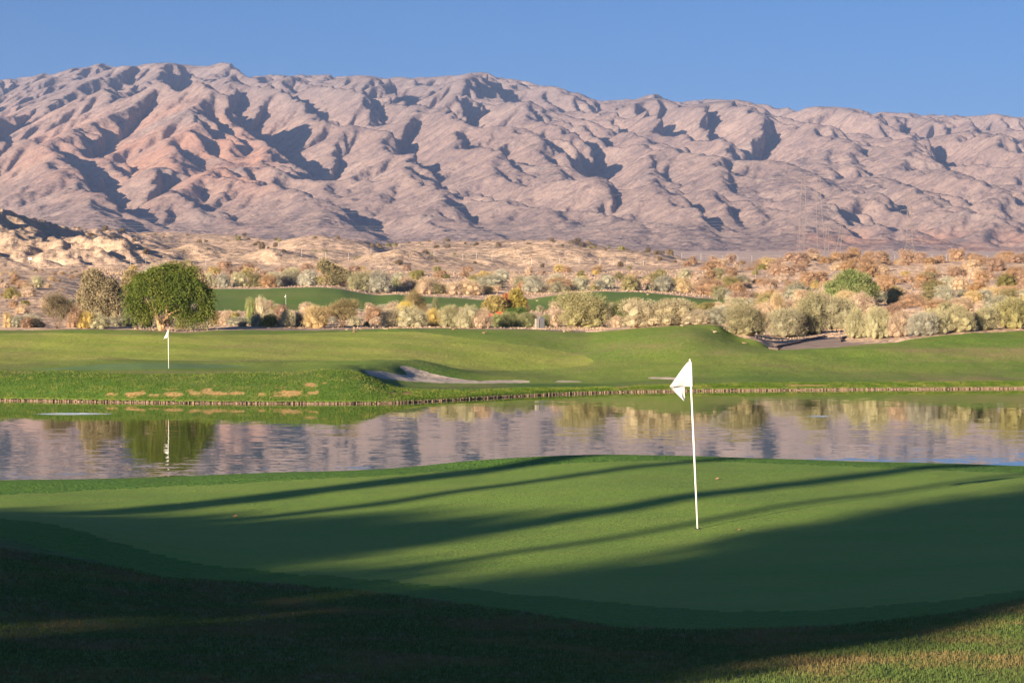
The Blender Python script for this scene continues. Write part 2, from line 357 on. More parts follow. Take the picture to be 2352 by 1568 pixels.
st([780, 820, 900, 860, 830, 830, 860, 870, 850, 840, 850, 860, 860, 860, 860], v=[(-400, 505), (-150, 497), (0, 496), (60, 507), (135, 540), (180, 550), (250, 556), (330, 562), (430, 568), (520, 572), (625, 562), (675, 547), (740, 541), (800, 550), (860, 563), (905, 578), (960, 574), (1040, 567), (1176, 562), (1250, 556), (1301, 551), (1376, 573), (1450, 583), (1501, 588), (1601, 607), (1700, 608), (2352, 605)], soft=3)
st([1010, 1010, 1020, 1000, 1000, 1000, 1000, 1000, 1000, 1000, 1000, 1000, 1000, 1000, 1000], v=[(-400, 520), (0, 540), (135, 541), (250, 532), (350, 535), (450, 540), (550, 543), (640, 560), (785, 580), (860, 576), (900, 566), (925, 560), (1000, 556), (1080, 559), (1176, 554), (1250, 560), (1301, 566), (1376, 571), (1501, 583), (1601, 604), (1700, 606), (2352, 603)], soft=4)
st(1300, v=[(0, 585), (1200, 592), (1600, 600), (2352, 596)])
st(1800, v=[(0, 585), (1200, 588), (1600, 593), (2352, 588)])
st(2480, v=[(0, 577), (2352, 577)]); st(2700, v=[(0, 580), (2352, 580)])
SY = np.array([s[0] for s in ST]); SZ = np.array([s[1] for s in ST])
for k in range(1, len(SY)): SY[k] = np.maximum(SY[k], SY[k - 1] + .05)
# Hermite slopes (limited) along distance
_d = (SZ[1:] - SZ[:-1]) / (SY[1:] - SY[:-1]); SM = np.zeros_like(SZ)
for k in range(1, len(SZ) - 1):
    h0 = SY[k] - SY[k - 1]; h1 = SY[k + 1] - SY[k]
    m = (_d[k - 1] * h1 + _d[k] * h0) / (h0 + h1)
    lim = 3 * np.minimum(abs(_d[k - 1]), abs(_d[k]))
    SM[k] = np.where(_d[k - 1] * _d[k] <= 0, 0, np.clip(m, -lim, lim))
# bumps surveyed by eye: u, v(top), Y, radius x, radius y, height
BMP = [(330, 588, 700, 14, 20, 2.6), (275, 590, 690, 12, 16, 2.0), (420, 582, 730, 10, 18, 2.4), (520, 572, 740, 14, 22, 3.2), (560, 590, 690, 10, 16, 1.6), (640, 585, 700, 10, 16, 1.8),
       (700, 590, 690, 12, 14, 2.2), (905, 590, 690, 11, 16, 3.4), (850, 600, 670, 10, 14, 1.6), (1000, 598, 680, 12, 20, 1.4),
       (40, 540, 700, 12, 22, 3.0), (100, 560, 690, 12, 20, 2.5), (-60, 540, 690, 20, 30, 5.0), (180, 575, 680, 14, 18, 3), (0, 590, 640, 14, 14, 2.0), (1130, 600, 720, 26, 30, 2.4), (1340, 590, 740, 30, 40, 3.0), (240, 560, 760, 14, 24, 3)]
def detail(x, y):
    """small relief added everywhere"""
    u = CU + FOC * x / np.maximum(y, 20.)
    d = np.zeros_like(x, dtype=float)
    m = (y > 12) & (y < 44)
    d += np.where(m, .035 * fbm(x / 5.5, y / 5.5, 3, 2) * sstep(12, 18, y), 0)
    eg = np.interp(u, _ug, EDGE); sh = np.interp(u, _ug, SHORE)
    w = sstep(0, 4, y - sh) * (1 - sstep(-3, 6, y - eg) * .4) * (y < 500)
    d += w * (.10 * fbm(x / 13, y / 20, 3, 4) + .035 * fbm(x / 3.2, y / 4.5, 3, 6)) * (1 + .6 * sstep(6, 20, x))
    w = sstep(1, 8, y - eg) * (1 - sstep(360, 380, y) * (1 - sstep(452, 462, y)) * ((u > 470) & (u < 1665)))
    d += w * (.22 * fbm(x / 9, y / 9, 4, 8)) * sstep(170, 200, y)
    w = sstep(620, 720, y) * (1 - sstep(1050, 1250, y)) * (1 - sstep(1500, 1700, u))
    d += w * (2.1 * (.5 - abs(fbm(x / 44 + .6 * gnoise(x / 70, y / 70, 3), y / 60, 4, 12))) + .25 * fbm(x / 9, y / 12, 3, 13) - .6)
    wr = sstep(600, 660, y) * (1 - sstep(900, 1000, y)) * (1 - sstep(250, 420, u))
    d += wr * (4.2 * (.45 - abs(fbm(x / 26 + 3, y / 34, 4, 15))) + 1.0 * fbm(x / 7, y / 8, 4, 16))
    w = sstep(470, 520, y) * sstep(1550, 1800, u) * (1 - sstep(1000, 1200, y))
    d += w * .7 * fbm(x / 18, y / 22, 4, 18)
    for (bu, bv, by, rx, ry, h) in BMP:
        bx = (bu - CU) / FOC * by
        q = ((x - bx) / rx) ** 2 + ((y - by) / ry) ** 2
        q = q * (1 + .35 * gnoise(x / 9, y / 9, 40))
        d += np.where(q < 4, h * np.exp(-q ** 2 * .9), 0)
    return d
def ground(x, y):
    x = np.atleast_1d(np.asarray(x, float)); y = np.atleast_1d(np.asarray(y, float))
    x, y = np.broadcast_arrays(x, y); sh = x.shape; x = x.ravel(); y = y.ravel()
    out = np.empty(len(x)); CHN = 200000
    for s in range(0, len(x), CHN):
        xx = x[s:s + CHN]; yy = y[s:s + CHN]
        u = CU + FOC * xx / np.maximum(yy, 20.)
        fu = np.clip((u - _ug[0]) / 4, 0, len(_ug) - 1.001); i = fu.astype(int); a = fu - i
        k = np.zeros(len(xx), int)
        for q in range(1, len(SY) - 1):
            k += (SY[q][i] * (1 - a) + SY[q][i + 1] * a) <= yy
        def g(A, kk): return A[kk, i] * (1 - a) + A[kk, i + 1] * a
        y0 = g(SY, k); y1 = g(SY, k + 1); h = y1 - y0; t = np.clip((yy - y0) / h, 0, 1)
        z = (2 * t ** 3 - 3 * t ** 2 + 1) * g(SZ, k) + (t ** 3 - 2 * t ** 2 + t) * h * g(SM, k) + (-2 * t ** 3 + 3 * t ** 2) * g(SZ, k + 1) + (t ** 3 - t ** 2) * h * g(SM, k + 1)
        out[s:s + CHN] = z + detail(xx, yy)
    return out.reshape(sh)
def gz(x, y): return float(ground(x, y)[0])
def at(u, v, Y0=None, Y1=None):
    """ground point seen at picture place u,v between distances Y0..Y1 (nearest hit)"""
    Y = np.linspace(Y0 or 14, Y1 or 1000, 1600); x = (u - CU) / FOC * Y
    z = ground(x, Y); vv = HV + (CH - z) / Y * FOC
    hit = np.nonzero(vv <= v)[0]
    i = hit[0] if len(hit) else int(np.argmin(abs(vv - v)))
    return float(x[i]), float(Y[i]), float(z[i])
def in_poly(u, v, P):
    inside = np.zeros(u.shape, bool); n = len(P)
    for i in range(n):
        x1, y1 = P[i]; x2, y2 = P[(i + 1) % n]
        if y1 == y2: continue
        c = ((y1 > v) != (y2 > v)) & (u < (x2 - x1) * (v - y1) / (y2 - y1) + x1)
        inside ^= c
    return inside
P_GREEN = [(-900, 1190), (-200, 1150), (0, 1137), (550, 1109), (1000, 1086), (1300, 1065), (1450, 1058), (1700, 1062), (1900, 1069), (2352, 1087), (2900, 1110), (2900, 1290), (2600, 1325), (2352, 1356), (2150, 1382), (1926, 1399), (1676, 1408), (1476, 1391), (1176, 1363), (900, 1336), (600, 1313), (425, 1291), (300, 1256), (125, 1206), (0, 1190), (-200, 1180), (-900, 1230)]
P_COLLAR = [(-900, 900), (2900, 900), (2900, 1290), (2600, 1330), (2352, 1372), (2176, 1408), (1926, 1436), (1626, 1446), (1426, 1441), (1176, 1401), (800, 1353), (600, 1338), (380, 1326), (200, 1281), (0, 1232), (-300, 1190), (-900, 1240)]
P_GREEN2 = [(60, 849), (110, 846.5), (170, 841), (240, 836), (330, 833.5), (430, 834.5), (520, 838), (585, 841.5), (500, 845.5), (380, 847.5), (230, 849.5), (120, 850.5)]
P_SAND = [[(833, 850), (848, 860), (880, 869), (930, 875), (1000, 879.5), (1080, 880.5), (1212, 879), (1215, 874), (1150, 873), (1100, 875), (1050, 870), (1005, 862), (965, 850), (940, 842), (922, 839.5), (916, 843), (928, 852), (934, 861), (905, 858), (875, 852)],
          [(1272, 877.5), (1335, 877.5), (1320, 874.5), (1280, 874)], [(1487, 869.5), (1560, 872.5), (1560, 868), (1530, 866), (1490, 866.5)], [(560, 0), (561, 0), (561, 1)]]
P_SAND2 = [(785, 703), (800, 706), (840, 713), (815, 713.5), (790, 709)]
P_LAWN2 = [(430, 662), (430, 720), (1650, 720), (1664, 700), (1657, 600), (430, 600)]
P_PATH = [(1768, 808), (1800, 797), (1835, 788), (1880, 777), (1905, 768), (1930, 757), (1965, 764), (1940, 772), (1925, 779), (1935, 786), (1995, 789), (2045, 792), (1990, 810)]
xw = lambda u, Y: (u - CU) / FOC * Y
def classify(x, y, z):
    """0 rough/fairway lawn, 1 putting green, 2 sand bunker, 3 desert, 4 cart path, 5 far lawn, 6 lake bed"""
    u = CU + FOC * x / np.maximum(y, 10.); v = HV + FOC * (CH - z) / np.maximum(y, 10.)
    c = np.zeros(x.shape, int)
    near = (y > 15) & (y < 44)
    c[near & in_poly(u + 9 * gnoise(x * 3.1, y * 2.3, 55), v + 2.2 * fbm(x * 2.1, y * 1.7, 3, 56, gain=.7), P_GREEN)] = 1
    c[(y > 49) & (z < .02)] = 6
    sh = np.interp(u, _ug, SHORE); eg = np.interp(u, _ug, EDGE)
    mid = (y > sh) & (y < eg)
    c[mid & (y > 130.5) & (y < 143) & in_poly(u, v, P_GREEN2)] = 1
    un = u + 1.6 * gnoise(x * 1.3, y * 1.3, 50); vn = v + .5 * gnoise(x * 1.1, y * 1.1, 51)
    for P in P_SAND: c[mid & (y < 148) & in_poly(un, vn, P)] = 2
    far = y >= eg + .5 * gnoise(x / 1.5, y / 3, 52)
    c[far] = 3
    c[far & (y < 182) & in_poly(u, v, P_PATH)] = 4
    c[far & (y < eg + 3.4) & (u > 555) & (u < 1345)] = 4
    l2 = (y > 378) & (y < 450 + 2 * gnoise(x / 6, y / 6, 53)) & in_poly(u, v, P_LAWN2)
    c[l2] = 5
    c[(y > 378) & (y < 440) & in_poly(u, v, P_SAND2)] = 2
    return c, u, v
def build_terrain():
    a1 = np.linspace(-.215, .215, 900); e = .215 + np.cumsum(np.geomspace(.002, .09, 22)); e2 = e[-1] * np.geomspace(1.2, 7, 7)
    A = np.concatenate([-e2[::-1], -e[::-1], a1, e, e2])
    Yr = np.concatenate([[-400, -200, -100, -60, -40, -25, -12, -4, 2, 6, 10], np.arange(13, 46, .12), np.arange(46, 56, .8), np.arange(56, 112, 6), np.arange(112, 120, 1.), np.arange(120, 183, .21), np.arange(183, 262, .6),
                         np.arange(262, 480, 1.1), np.arange(480, 1100, 2.4), np.arange(1100, 2700, 16)])
    W = np.where(Yr > 0, 30 + Yr, 30.)
    X = A[None, :] * W[:, None]; Y = np.broadcast_to(Yr[:, None], X.shape)
    Z = ground(X, Y)
    cls, U, V = classify(X, Y, Z)
    ny, nx = X.shape; idx = np.arange(ny * nx).reshape(ny, nx)
    F = np.stack([idx[:-1, :-1], idx[:-1, 1:], idx[1:, 1:], idx[1:, :-1]], -1).reshape(-1, 4)
    fc = cls[:-1, :-1].ravel(); Pt = np.stack([X, Y, Z], -1).reshape(-1, 3)
    yy = np.broadcast_to(Y[:-1, :-1], (ny - 1, nx - 1)).ravel()
    collar = ((Y > 15) & (Y < 45) & in_poly(U + 14 * gnoise(X * 2.7, Y * 2.1, 57), V + 5 * fbm(X * 1.9, Y * 1.5, 3, 58, gain=.7), P_COLLAR)).astype(float).ravel()
    return Pt, F, fc, yy, collar, U.ravel(), V.ravel(), X, Y, Z
# ================================================================ MATERIALS
def rough_normal(n, amp, scales, pos=None, axis=(1, 1)):
    """blade / grain facets: normals tilted at random by fine world-space noise"""
    g = n.n('ShaderNodeNewGeometry'); p = pos or g.outputs['Position']; acc = None
    for sc, a in scales:
        c = n.n('ShaderNodeTexNoise', {'Vector': p, 'Scale': sc, 'Detail': 2.0, 'Roughness': .6}).outputs[1]
        v = n.n('ShaderNodeVectorMath', {0: c, 1: (.5, .5, .5)}, operation='SUBTRACT').outputs[0]
        v = n.n('ShaderNodeVectorMath', {0: v, 1: (a * amp * axis[0], a * amp * axis[1], a * amp * .3)}, operation='MULTIPLY').outputs[0]
        acc = v if acc is None else n.n('ShaderNodeVectorMath', {0: acc, 1: v}, operation='ADD').outputs[0]
    s = n.n('ShaderNodeVectorMath', {0: acc, 1: g.outputs['Normal']}, operation='ADD').outputs[0]
    return n.n('ShaderNodeVectorMath', {0: s}, operation='NORMALIZE').outputs[0]
def m_lawn_near():
    n = NT('rough_grass'); p = n.pos(); c = n.attr('collar')
    a = n.noise(p, 1.1, 5, .65); b = n.noise(p, 9., 4, .7); d = n.noise(n.pos((.8, 2.2, 1)), 3.2, 4, .7)
    rough = n.mix(n.ramp(b, .35, .68), (.065, .13, .022), (.13, .185, .035))
    rough = n.mix(n.math('MULTIPLY', n.ramp(a, .47, .62), .8), rough, (.17, .125, .055))
    rough = n.mix(n.ramp(d, .55, .75), rough, (.055, .085, .03))
    col = n.mix(n.ramp(b, .3, .7), (.065, .165, .020), (.105, .215, .028))
    f = n.mix(c, rough, col)
    n.bsdf(f, .85, .2, rough_normal(n, 2.6, ((26, 1.), (90, .8)))); return n.m
def m_green(name='green_turf', base=(.145, .265, .036), alt=(.19, .30, .046)):
    n = NT(name); a = n.noise(n.pos((.25, .9, 1)), .5, 4, .6); b = n.noise(n.pos((1, 2.2, 1)), 7., 4, .7); e = n.noise(n.pos((.35, 2.4, 1), .15), 2.2, 3, .6)
    f = n.mix(n.ramp(a, .3, .7), base, alt)
    f = n.mix(n.math('MULTIPLY', n.ramp(b, .52, .72), .5), f, (.095, .155, .028))
    f = n.mix(n.math('MULTIPLY', n.ramp(e, .45, .65), .5), f, (.20, .255, .055))
    n.bsdf(f, .8, .25, rough_normal(n, 1.5, ((40, .6), (140, 1.)))); return n.m
def m_fairway(name, kind):
    n = NT(name); p = n.pos(); big = n.noise(n.pos((.05, .11, 1)), 1.0, 4, .6); mid = n.noise(n.pos((.25, .6, 1)), 1.0, 5, .65); fine = n.noise(p, 2.2, 5, .75); ff = n.noise(p, 9., 3, .8)
    cut = n.attr('cut'); bank = n.attr('bank'); dry = n.attr('dry'); patch = n.attr('patch')
    g1 = n.mix(n.ramp(big, .35, .65), (.105, .21, .020), (.185, .26, .036))
    st_ = n.n('ShaderNodeTexWave', {'Vector': n.pos((1, 1, 1), R(-62)), 'Scale': .05, 'Distortion': 1.2, 'Detail': 2., 'Detail Scale': .35}, wave_type='BANDS').outputs[1]
    fw = n.mix(n.ramp(st_, .3, .7), (.225, .31, .04), (.30, .36, .06))
    fw = n.mix(n.ramp(mid, .45, .7), fw, (.32, .33, .075))
    g = n.mix(cut, g1, fw)
    g = n.mix(n.math('MULTIPLY', n.ramp(fine, .44, .64), .55), g, (.25, .24, .07))
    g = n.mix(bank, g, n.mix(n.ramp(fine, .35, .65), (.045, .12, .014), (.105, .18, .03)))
    g = n.mix(n.math('MULTIPLY', dry, n.ramp(mid, .35, .62)), g, (.24, .20, .09))
    pt = n.math('MULTIPLY', patch, n.ramp(ff, .40, .52))
    g = n.mix(pt, g, (.52, .30, .14))
    n.bsdf(g, .85, .2, rough_normal(n, 2.1, ((9, .45), (40, 1.1)))); return n.m
def m_sand(name, a, b, c, amp=.9, sc=1.0):
    n = NT(name); p = n.pos(); x = n.noise(p, .12 * sc, 5, .6); y = n.noise(p, 1.3 * sc, 5, .7); z = n.noise(p, .35 * sc, 4, .6)
    f = n.mix(n.ramp(x, .35, .65), a, b); f = n.mix(n.math('MULTIPLY', n.ramp(y, .5, .72), .7), f, c)
    n.bsdf(f, .95, .1, rough_normal(n, amp, ((1.5 * sc, .8), (7 * sc, .8)))); return n.m
def m_desert():
    n = NT('desert_soil'); p = n.pos(); hill = n.attr('hill'); rock = n.attr('rock')
    x = n.noise(p, .06, 5, .6); y = n.noise(p, .8, 5, .75); z = n.noise(n.pos((1, 1, 1)), .25, 4, .6)
    f = n.mix(n.ramp(x, .35, .65), (.54, .385, .28), (.64, .475, .345))
    f = n.mix(n.math('MULTIPLY', n.ramp(y, .48, .7), .8), f, (.44, .31, .22))
    h = n.mix(n.ramp(x, .38, .62), (.46, .33, .245), (.56, .41, .305))
    h = n.mix(n.math('MULTIPLY', n.ramp(y, .56, .72), .5), h, (.33, .23, .16))
    h = n.mix(rock, h, n.mix(n.ramp(z, .4, .6), (.53, .395, .29), (.44, .32, .225)))
    f = n.mix(hill, f, h)
    plain = n.attr('plain'); q = n.noise(n.pos((.06, .02, 1)), 1.0, 6, .8)
    f = n.mix(plain, f, n.mix(n.ramp(q, .42, .6), (.60, .45, .37), (.42, .32, .26)))
    n.bsdf(f, .95, .1, rough_normal(n, 1.9, ((.5, .6), (3, .9), (9, .8)))); return n.m
def m_path():
    n = NT('path_concrete'); p = n.pos(); a = n.noise(p, .5, 4, .6); b = n.noise(p, 6., 4, .7)
    f = n.mix(n.ramp(a, .35, .65), (.23, .17, .145), (.30, .235, .20)); f = n.mix(n.math('MULTIPLY', n.ramp(b, .5, .7), .4), f, (.40, .32, .27))
    n.bsdf(f, .9, .2, rough_normal(n, .5, ((9, 1.),))); return n.m
def m_mountain():
    n = NT('mountain_rock'); p = n.pos(); red = n.attr('red'); gul = n.attr('gully'); tone = n.attr('tone')
    x = n.noise(p, .004, 6, .65); y = n.noise(p, .035, 6, .75); z = n.noise(p, .012, 5, .7); w = n.noise(p, .13, 4, .8)
    f = n.mix(n.ramp(x, .35, .65), (.205, .152, .140), (.275, .205, .18))
    f = n.mix(n.ramp(tone, 0, 1), f, (.18, .150, .150))
    f = n.mix(n.math('MULTIPLY', n.ramp(y, .47, .62), .75), f, (.14, .108, .112))
    f = n.mix(n.math('MULTIPLY', n.ramp(z, .52, .66), .45), f, (.32, .26, .235))
    f = n.mix(n.math('MULTIPLY', n.ramp(w, .54, .66), .75), f, (.10, .08, .082))
    f = n.mix(n.math('MULTIPLY', gul, .7), f, (.38, .32, .275))
    f = n.mix(red, f, n.mix(n.ramp(y, .4, .6), (.335, .205, .155), (.28, .17, .135)))
    n.bsdf(f, .95, .08, rough_normal(n, 1.2, ((.03, .3), (.09, .6), (.25, .8)))); return n.m
def m_water():
    n = NT('lake_water'); g = n.n('ShaderNodeNewGeometry'); pos = g.outputs['Position']
    acc = None
    for (sx, sy, sc, a, off) in ((.35, .8, 1.0, .0125, 0), (1.2, 2.6, 1.0, .024, 5), (.03, .07, 1.0, .007, 9), (4., 7., 1., .014, 13)):
        mp = n.n('ShaderNodeMapping', {'Vector': pos, 'Scale': (sx, sy, 1), 'Location': (off, off, 0)}).outputs[0]
        c = n.n('ShaderNodeTexNoise', {'Vector': mp, 'Scale': sc, 'Detail': 2.0, 'Roughness': .55}).outputs[1]
        v = n.n('ShaderNodeVectorMath', {0: c, 1: (.5, .5, .5)}, operation='SUBTRACT').outputs[0]
        v = n.n('ShaderNodeVectorMath', {0: v, 1: (a, a, 0)}, operation='MULTIPLY').outputs[0]
        acc = v if acc is None else n.n('ShaderNodeVectorMath', {0: acc, 1: v}, operation='ADD').outputs[0]
    # wind moves over the water in soft lanes
    lane = n.ramp(n.noise(n.n('ShaderNodeMapping', {'Vector': pos, 'Scale': (.012, .05, 1)}).outputs[0], 1.0, 3), .35, .65)
    amp = n.math('ADD', n.math('MULTIPLY', lane, .8), .35)
    # two aerators ruffle small ovals of the surface
    sky_glints = None
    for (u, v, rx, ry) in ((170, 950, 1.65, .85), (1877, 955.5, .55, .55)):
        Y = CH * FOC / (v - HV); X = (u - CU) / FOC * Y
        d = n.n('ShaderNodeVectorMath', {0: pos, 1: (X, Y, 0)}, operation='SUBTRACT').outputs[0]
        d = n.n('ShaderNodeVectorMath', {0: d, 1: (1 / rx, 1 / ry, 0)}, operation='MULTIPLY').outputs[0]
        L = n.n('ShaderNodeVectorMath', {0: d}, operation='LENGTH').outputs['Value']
        sky_glint = n.ramp(L, 1.1, .9); sky_glints = sky_glint if sky_glints is None else n.math('MAXIMUM', sky_glints, sky_glint); amp = n.math('ADD', amp, n.math('MULTIPLY', sky_glint, 30.0))
    sy = n.n('ShaderNodeSeparateXYZ', {0: pos}).outputs[1]
    amp = n.math('MULTIPLY', amp, n.math('ADD', 1.0, n.math('MULTIPLY', n.ramp(sy, 100., 72.), .6)))
    acc = n.n('ShaderNodeVectorMath', {0: acc, 'Scale': amp}, operation='SCALE').outputs[0]
    s = n.n('ShaderNodeVectorMath', {0: acc, 1: (0, 0, 1)}, operation='ADD').outputs[0]
    nn = n.n('ShaderNodeVectorMath', {0: s}, operation='NORMALIZE').outputs[0]
    n.bsdf(n.mix(n.math('MULTIPLY', sky_glints, .8), (.06, .08, .02), (.75, .8, .85)), .02, .5, nn, IOR=1.33); return n.m  # pale base colour on the ruffled ovals stands in for reflected sky
def m_simple(name, col, rough=.6, spec=.3, var=.15, sc=3., metal=0.0, **kw):
    n = NT(name); a = n.noise(n.n('ShaderNodeTexCoord').outputs['Object'], sc, 3)
    f = n.mix(n.ramp(a, .3, .7), tuple(c * (1 - var) for c in col), tuple(c * (1 + var) for c in col))
    n.bsdf(f, rough, spec, Metallic=metal, **kw); return n.m
def m_leaf(name, a, b, c=None, trans=.0, var=.25):
    """leaf material: colour differs leaf by leaf and plant by plant"""
    n = NT(name); oi = n.n('ShaderNodeObjectInfo').outputs['Random']; lf = n.attr('leafrand'); cl = n.attr('clump')
    md = tuple((x + y) / 2 for x, y in zip(a, b)); a = tuple(x * .6 + m * .4 for x, m in zip(a, md)); b = tuple(x * .6 + m * .4 for x, m in zip(b, md))
    f = n.mix(lf, a, b)
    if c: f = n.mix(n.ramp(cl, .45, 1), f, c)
    hs = n.n('ShaderNodeHueSaturation', {'Color': f, 'Hue': n.math('ADD', n.math('MULTIPLY', oi, .016), .495), 'Saturation': n.math('ADD', n.math('MULTIPLY', oi, .3), .85), 'Value': n.math('ADD', n.math('MULTIPLY', n.math('FRACT', n.math('MULTIPLY', oi, 7.3)), var * 2), 1 - var)}).outputs[0]
    n.bsdf(hs, .75, .15)
    return n.m
# ================================================================ BUILD THE SETTING
import mathutils
Pt, F, fc, yy, collar, UU, VV, GX, GY, GZ = build_terrain()
MAT = dict(rough=m_lawn_near(), green=m_green(), green2=m_green('distant_green_turf', (.12, .22, .075), (.15, .25, .09)), fair=m_fairway('fairway_turf', 0),
           sand=m_sand('bunker_sand', (.50, .42, .35), (.58, .50, .42), (.40, .33, .27), .8, 2), desert=m_desert(), path=m_path(),
           bed=m_sand('lake_mud', (.05, .06, .03), (.07, .07, .035), (.04, .04, .02)))
def sub(name, mask, mat, label_kind='structure', attrs=()):
    f = F[mask]; used, inv = np.unique(f, return_inverse=True)
    me = mesh_np(name, Pt[used], inv.reshape(-1, 4))
    for an, arr in attrs: add_attr(me, an, arr[used])
    o = link(name, me, mat); o['kind'] = label_kind; return o
_x = Pt[:, 0]; _y = Pt[:, 1]; _z = Pt[:, 2]
sub('lawn', (fc == 0) & (yy < 60), MAT['rough'], attrs=[('collar', collar)])
sub('putting_green', (fc == 1) & (yy < 60), MAT['green'])
# fairway masks
_sh = np.interp(UU, _ug, SHORE); _eg = np.interp(UU, _ug, EDGE)
P_CUT = [(-200, 770), (120, 764), (300, 768), (420, 770), (620, 768), (800, 762), (960, 762), (1060, 775), (1160, 788), (1250, 799), (1340, 815), (1365, 828), (1352, 838), (1290, 846), (1160, 851), (1060, 848), (900, 830), (760, 828), (500, 828), (330, 826), (160, 826), (0, 838), (-200, 842)]
cut = in_poly(UU + 1.5 * gnoise(_x, _y, 60), VV, P_CUT) & (_y > 142)
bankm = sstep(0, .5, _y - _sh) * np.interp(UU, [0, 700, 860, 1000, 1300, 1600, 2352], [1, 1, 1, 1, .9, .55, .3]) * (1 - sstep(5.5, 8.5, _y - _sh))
bankm = np.maximum(bankm, (_y > 136) * (_y < 150) * np.exp(-((UU - 985) / 95) ** 2) * (VV > 826))
drym = np.clip(.75 * fbm(_x / 9, _y / 12, 3, 61) + .1 + .45 * (_x > 24) * (VV > 800) + .8 * np.exp(-((VV - 855) / 3.0) ** 2) * (UU < 720), 0, 1)
drym = np.maximum(drym, .9 * np.exp(-((UU - 560) / 130) ** 2 - ((VV - 829) / 3.5) ** 2))
PATCH = [(400, 905, 26, 6), (445, 902, 16, 5), (475, 898, 14, 7), (495, 903, 28, 5), (545, 903, 18, 4), (600, 905, 9, 3), (665, 903, 28, 7), (648, 908, 18, 3), (715, 884, 15, 6), (720, 902, 14, 4), (905, 902, 7, 2), (935, 903, 12, 3), (1085, 900, 10, 2), (310, 904, 30, 4), (260, 905, 14, 3), (350, 907, 16, 3), (1430, 889, 25, 2), (1850, 885, 60, 2.5)]
patch = np.zeros(len(_x))
wob = np.clip(1.05 + 1.1 * fbm(_x / .8, _y / .9, 4, 62, gain=.75), .15, 4)
for (pu, pv, ru, rv) in PATCH:
    q = ((UU - pu) / ru) ** 2 + ((VV - pv) / rv) ** 2; patch = np.maximum(patch, sstep(1.25, .6, q * wob))
patch *= (_y < 142)
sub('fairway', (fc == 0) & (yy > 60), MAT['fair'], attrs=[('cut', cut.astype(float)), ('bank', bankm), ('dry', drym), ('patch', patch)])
sub('putting_green', (fc == 1) & (yy > 60), MAT['green2'])
sub('sand_bunker', (fc == 2) & (yy < 200), MAT['sand'])
sub('sand_bunker', (fc == 2) & (yy > 200), MAT['sand'])
sub('fairway', (fc == 5), MAT['fair'], attrs=[('cut', 0 * cut.astype(float)), ('bank', np.full(len(_x), .45)), ('dry', np.clip(.7 * fbm(_x / 16, _y / 20, 3, 63) - .15, 0, 1) + .5 * np.exp(-((UU - 640) / 60) ** 2 - ((VV - 676) / 6) ** 2)), ('patch', 0 * patch)])
hill = sstep(600, 680, _y); plain = sstep(1150, 1250, _y); plain = np.maximum(plain, sstep(740, 820, _y) * sstep(1560, 1680, UU))
rock = sstep(.05, .4, fbm(_x / 22, _y / 30, 4, 64) + .55 * (UU < 160) * (_y > 640))
for (bu, bv, by, rx, ry, h) in BMP:
    bx = (bu - CU) / FOC * by; rock = np.maximum(rock, (h > 1.5) * np.exp(-(((_x - bx) / rx) ** 2 + ((_y - by) / ry) ** 2) ** 2 * .5))
rock *= hill * (1 - sstep(1000, 1100, _y)) * (UU < 1500)
sub('desert_ground', fc == 3, MAT['desert'], attrs=[('hill', hill), ('rock', rock), ('plain', plain)])
sub('cart_path', fc == 4, MAT['path'])
sub('lake_bed', fc == 6, MAT['bed'])
# lake
wv = [(-470, 47, 0), (470, 47, 0), (470, 146, 0), (-470, 146, 0)]
me = bpy.data.meshes.new('lake_water'); me.from_pydata(wv, [], [(0, 1, 2, 3)]); me.update()
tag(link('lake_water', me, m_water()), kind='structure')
# mountains
MXg, MYg, MZg, MA, MREL = mountain_grid()
_my, _mx = MZg.shape; mi = np.arange(_my * _mx).reshape(_my, _mx)
MF = np.stack([mi[:-1, :-1], mi[:-1, 1:], mi[1:, 1:], mi[1:, :-1]], -1).reshape(-1, 4)
keep = (abs(MXg[:-1, :-1]) < .30 * MYg[:-1, :-1]).ravel(); MF = MF[keep]
used, inv = np.unique(MF, return_inverse=True)
me = mesh_np('mountains', np.stack([MXg, MYg, MZg], -1).reshape(-1, 3)[used], inv.reshape(-1, 4))
MU = CU + FOC * MXg / MYg; MV = HV + FOC * (CH - MZg) / MYg
red = np.exp(-((MU - 400) / 200) ** 2 - ((MV - 350) / 95) ** 2) * 1.3 + .7 * np.exp(-((MU - 30) / 120) ** 2 - ((MV - 330) / 70) ** 2) + .9 * np.exp(-((MU - 560) / 50) ** 2 - ((MV - 385) / 40) ** 2)
red += sstep(515, 552, MV) * sstep(1750, 1900, MU) * .95 + .5 * np.exp(-((MU - 520) / 80) ** 2 - ((MV - 520) / 20) ** 2)
red = np.clip(red * (.75 + .9 * fbm(MXg / 110, MYg / 110, 4, 70)), 0, 1)
gul = sstep(1.5, 3.2, np.log10(MA) - 1.6) * sstep(.1, .5, fbm(MXg / 160, MYg / 160, 3, 71) + .25) * .6
tone = sstep(330, 190, MV) * .8
for an, arr in (('red', red), ('gully', gul), ('tone', tone)): add_attr(me, an, arr.ravel()[used])
tag(link('mountains', me, m_mountain()), kind='structure')
# haze: one closed box of thin air round everything
hz = MB(); hz.box((0, 3300, 270), (9000, 8600, 580)); n_ = NT('haze_air'); pv = n_.n('ShaderNodeVolumePrincipled', {'Color': (.36, .53, 1., 1), 'Density': 7e-5, 'Anisotropy': .0}); n_.t.links.new(pv.outputs[0], n_.out.inputs['Volume'])
hzo = hz.build('haze', n_.m); tag(hzo, kind='stuff')
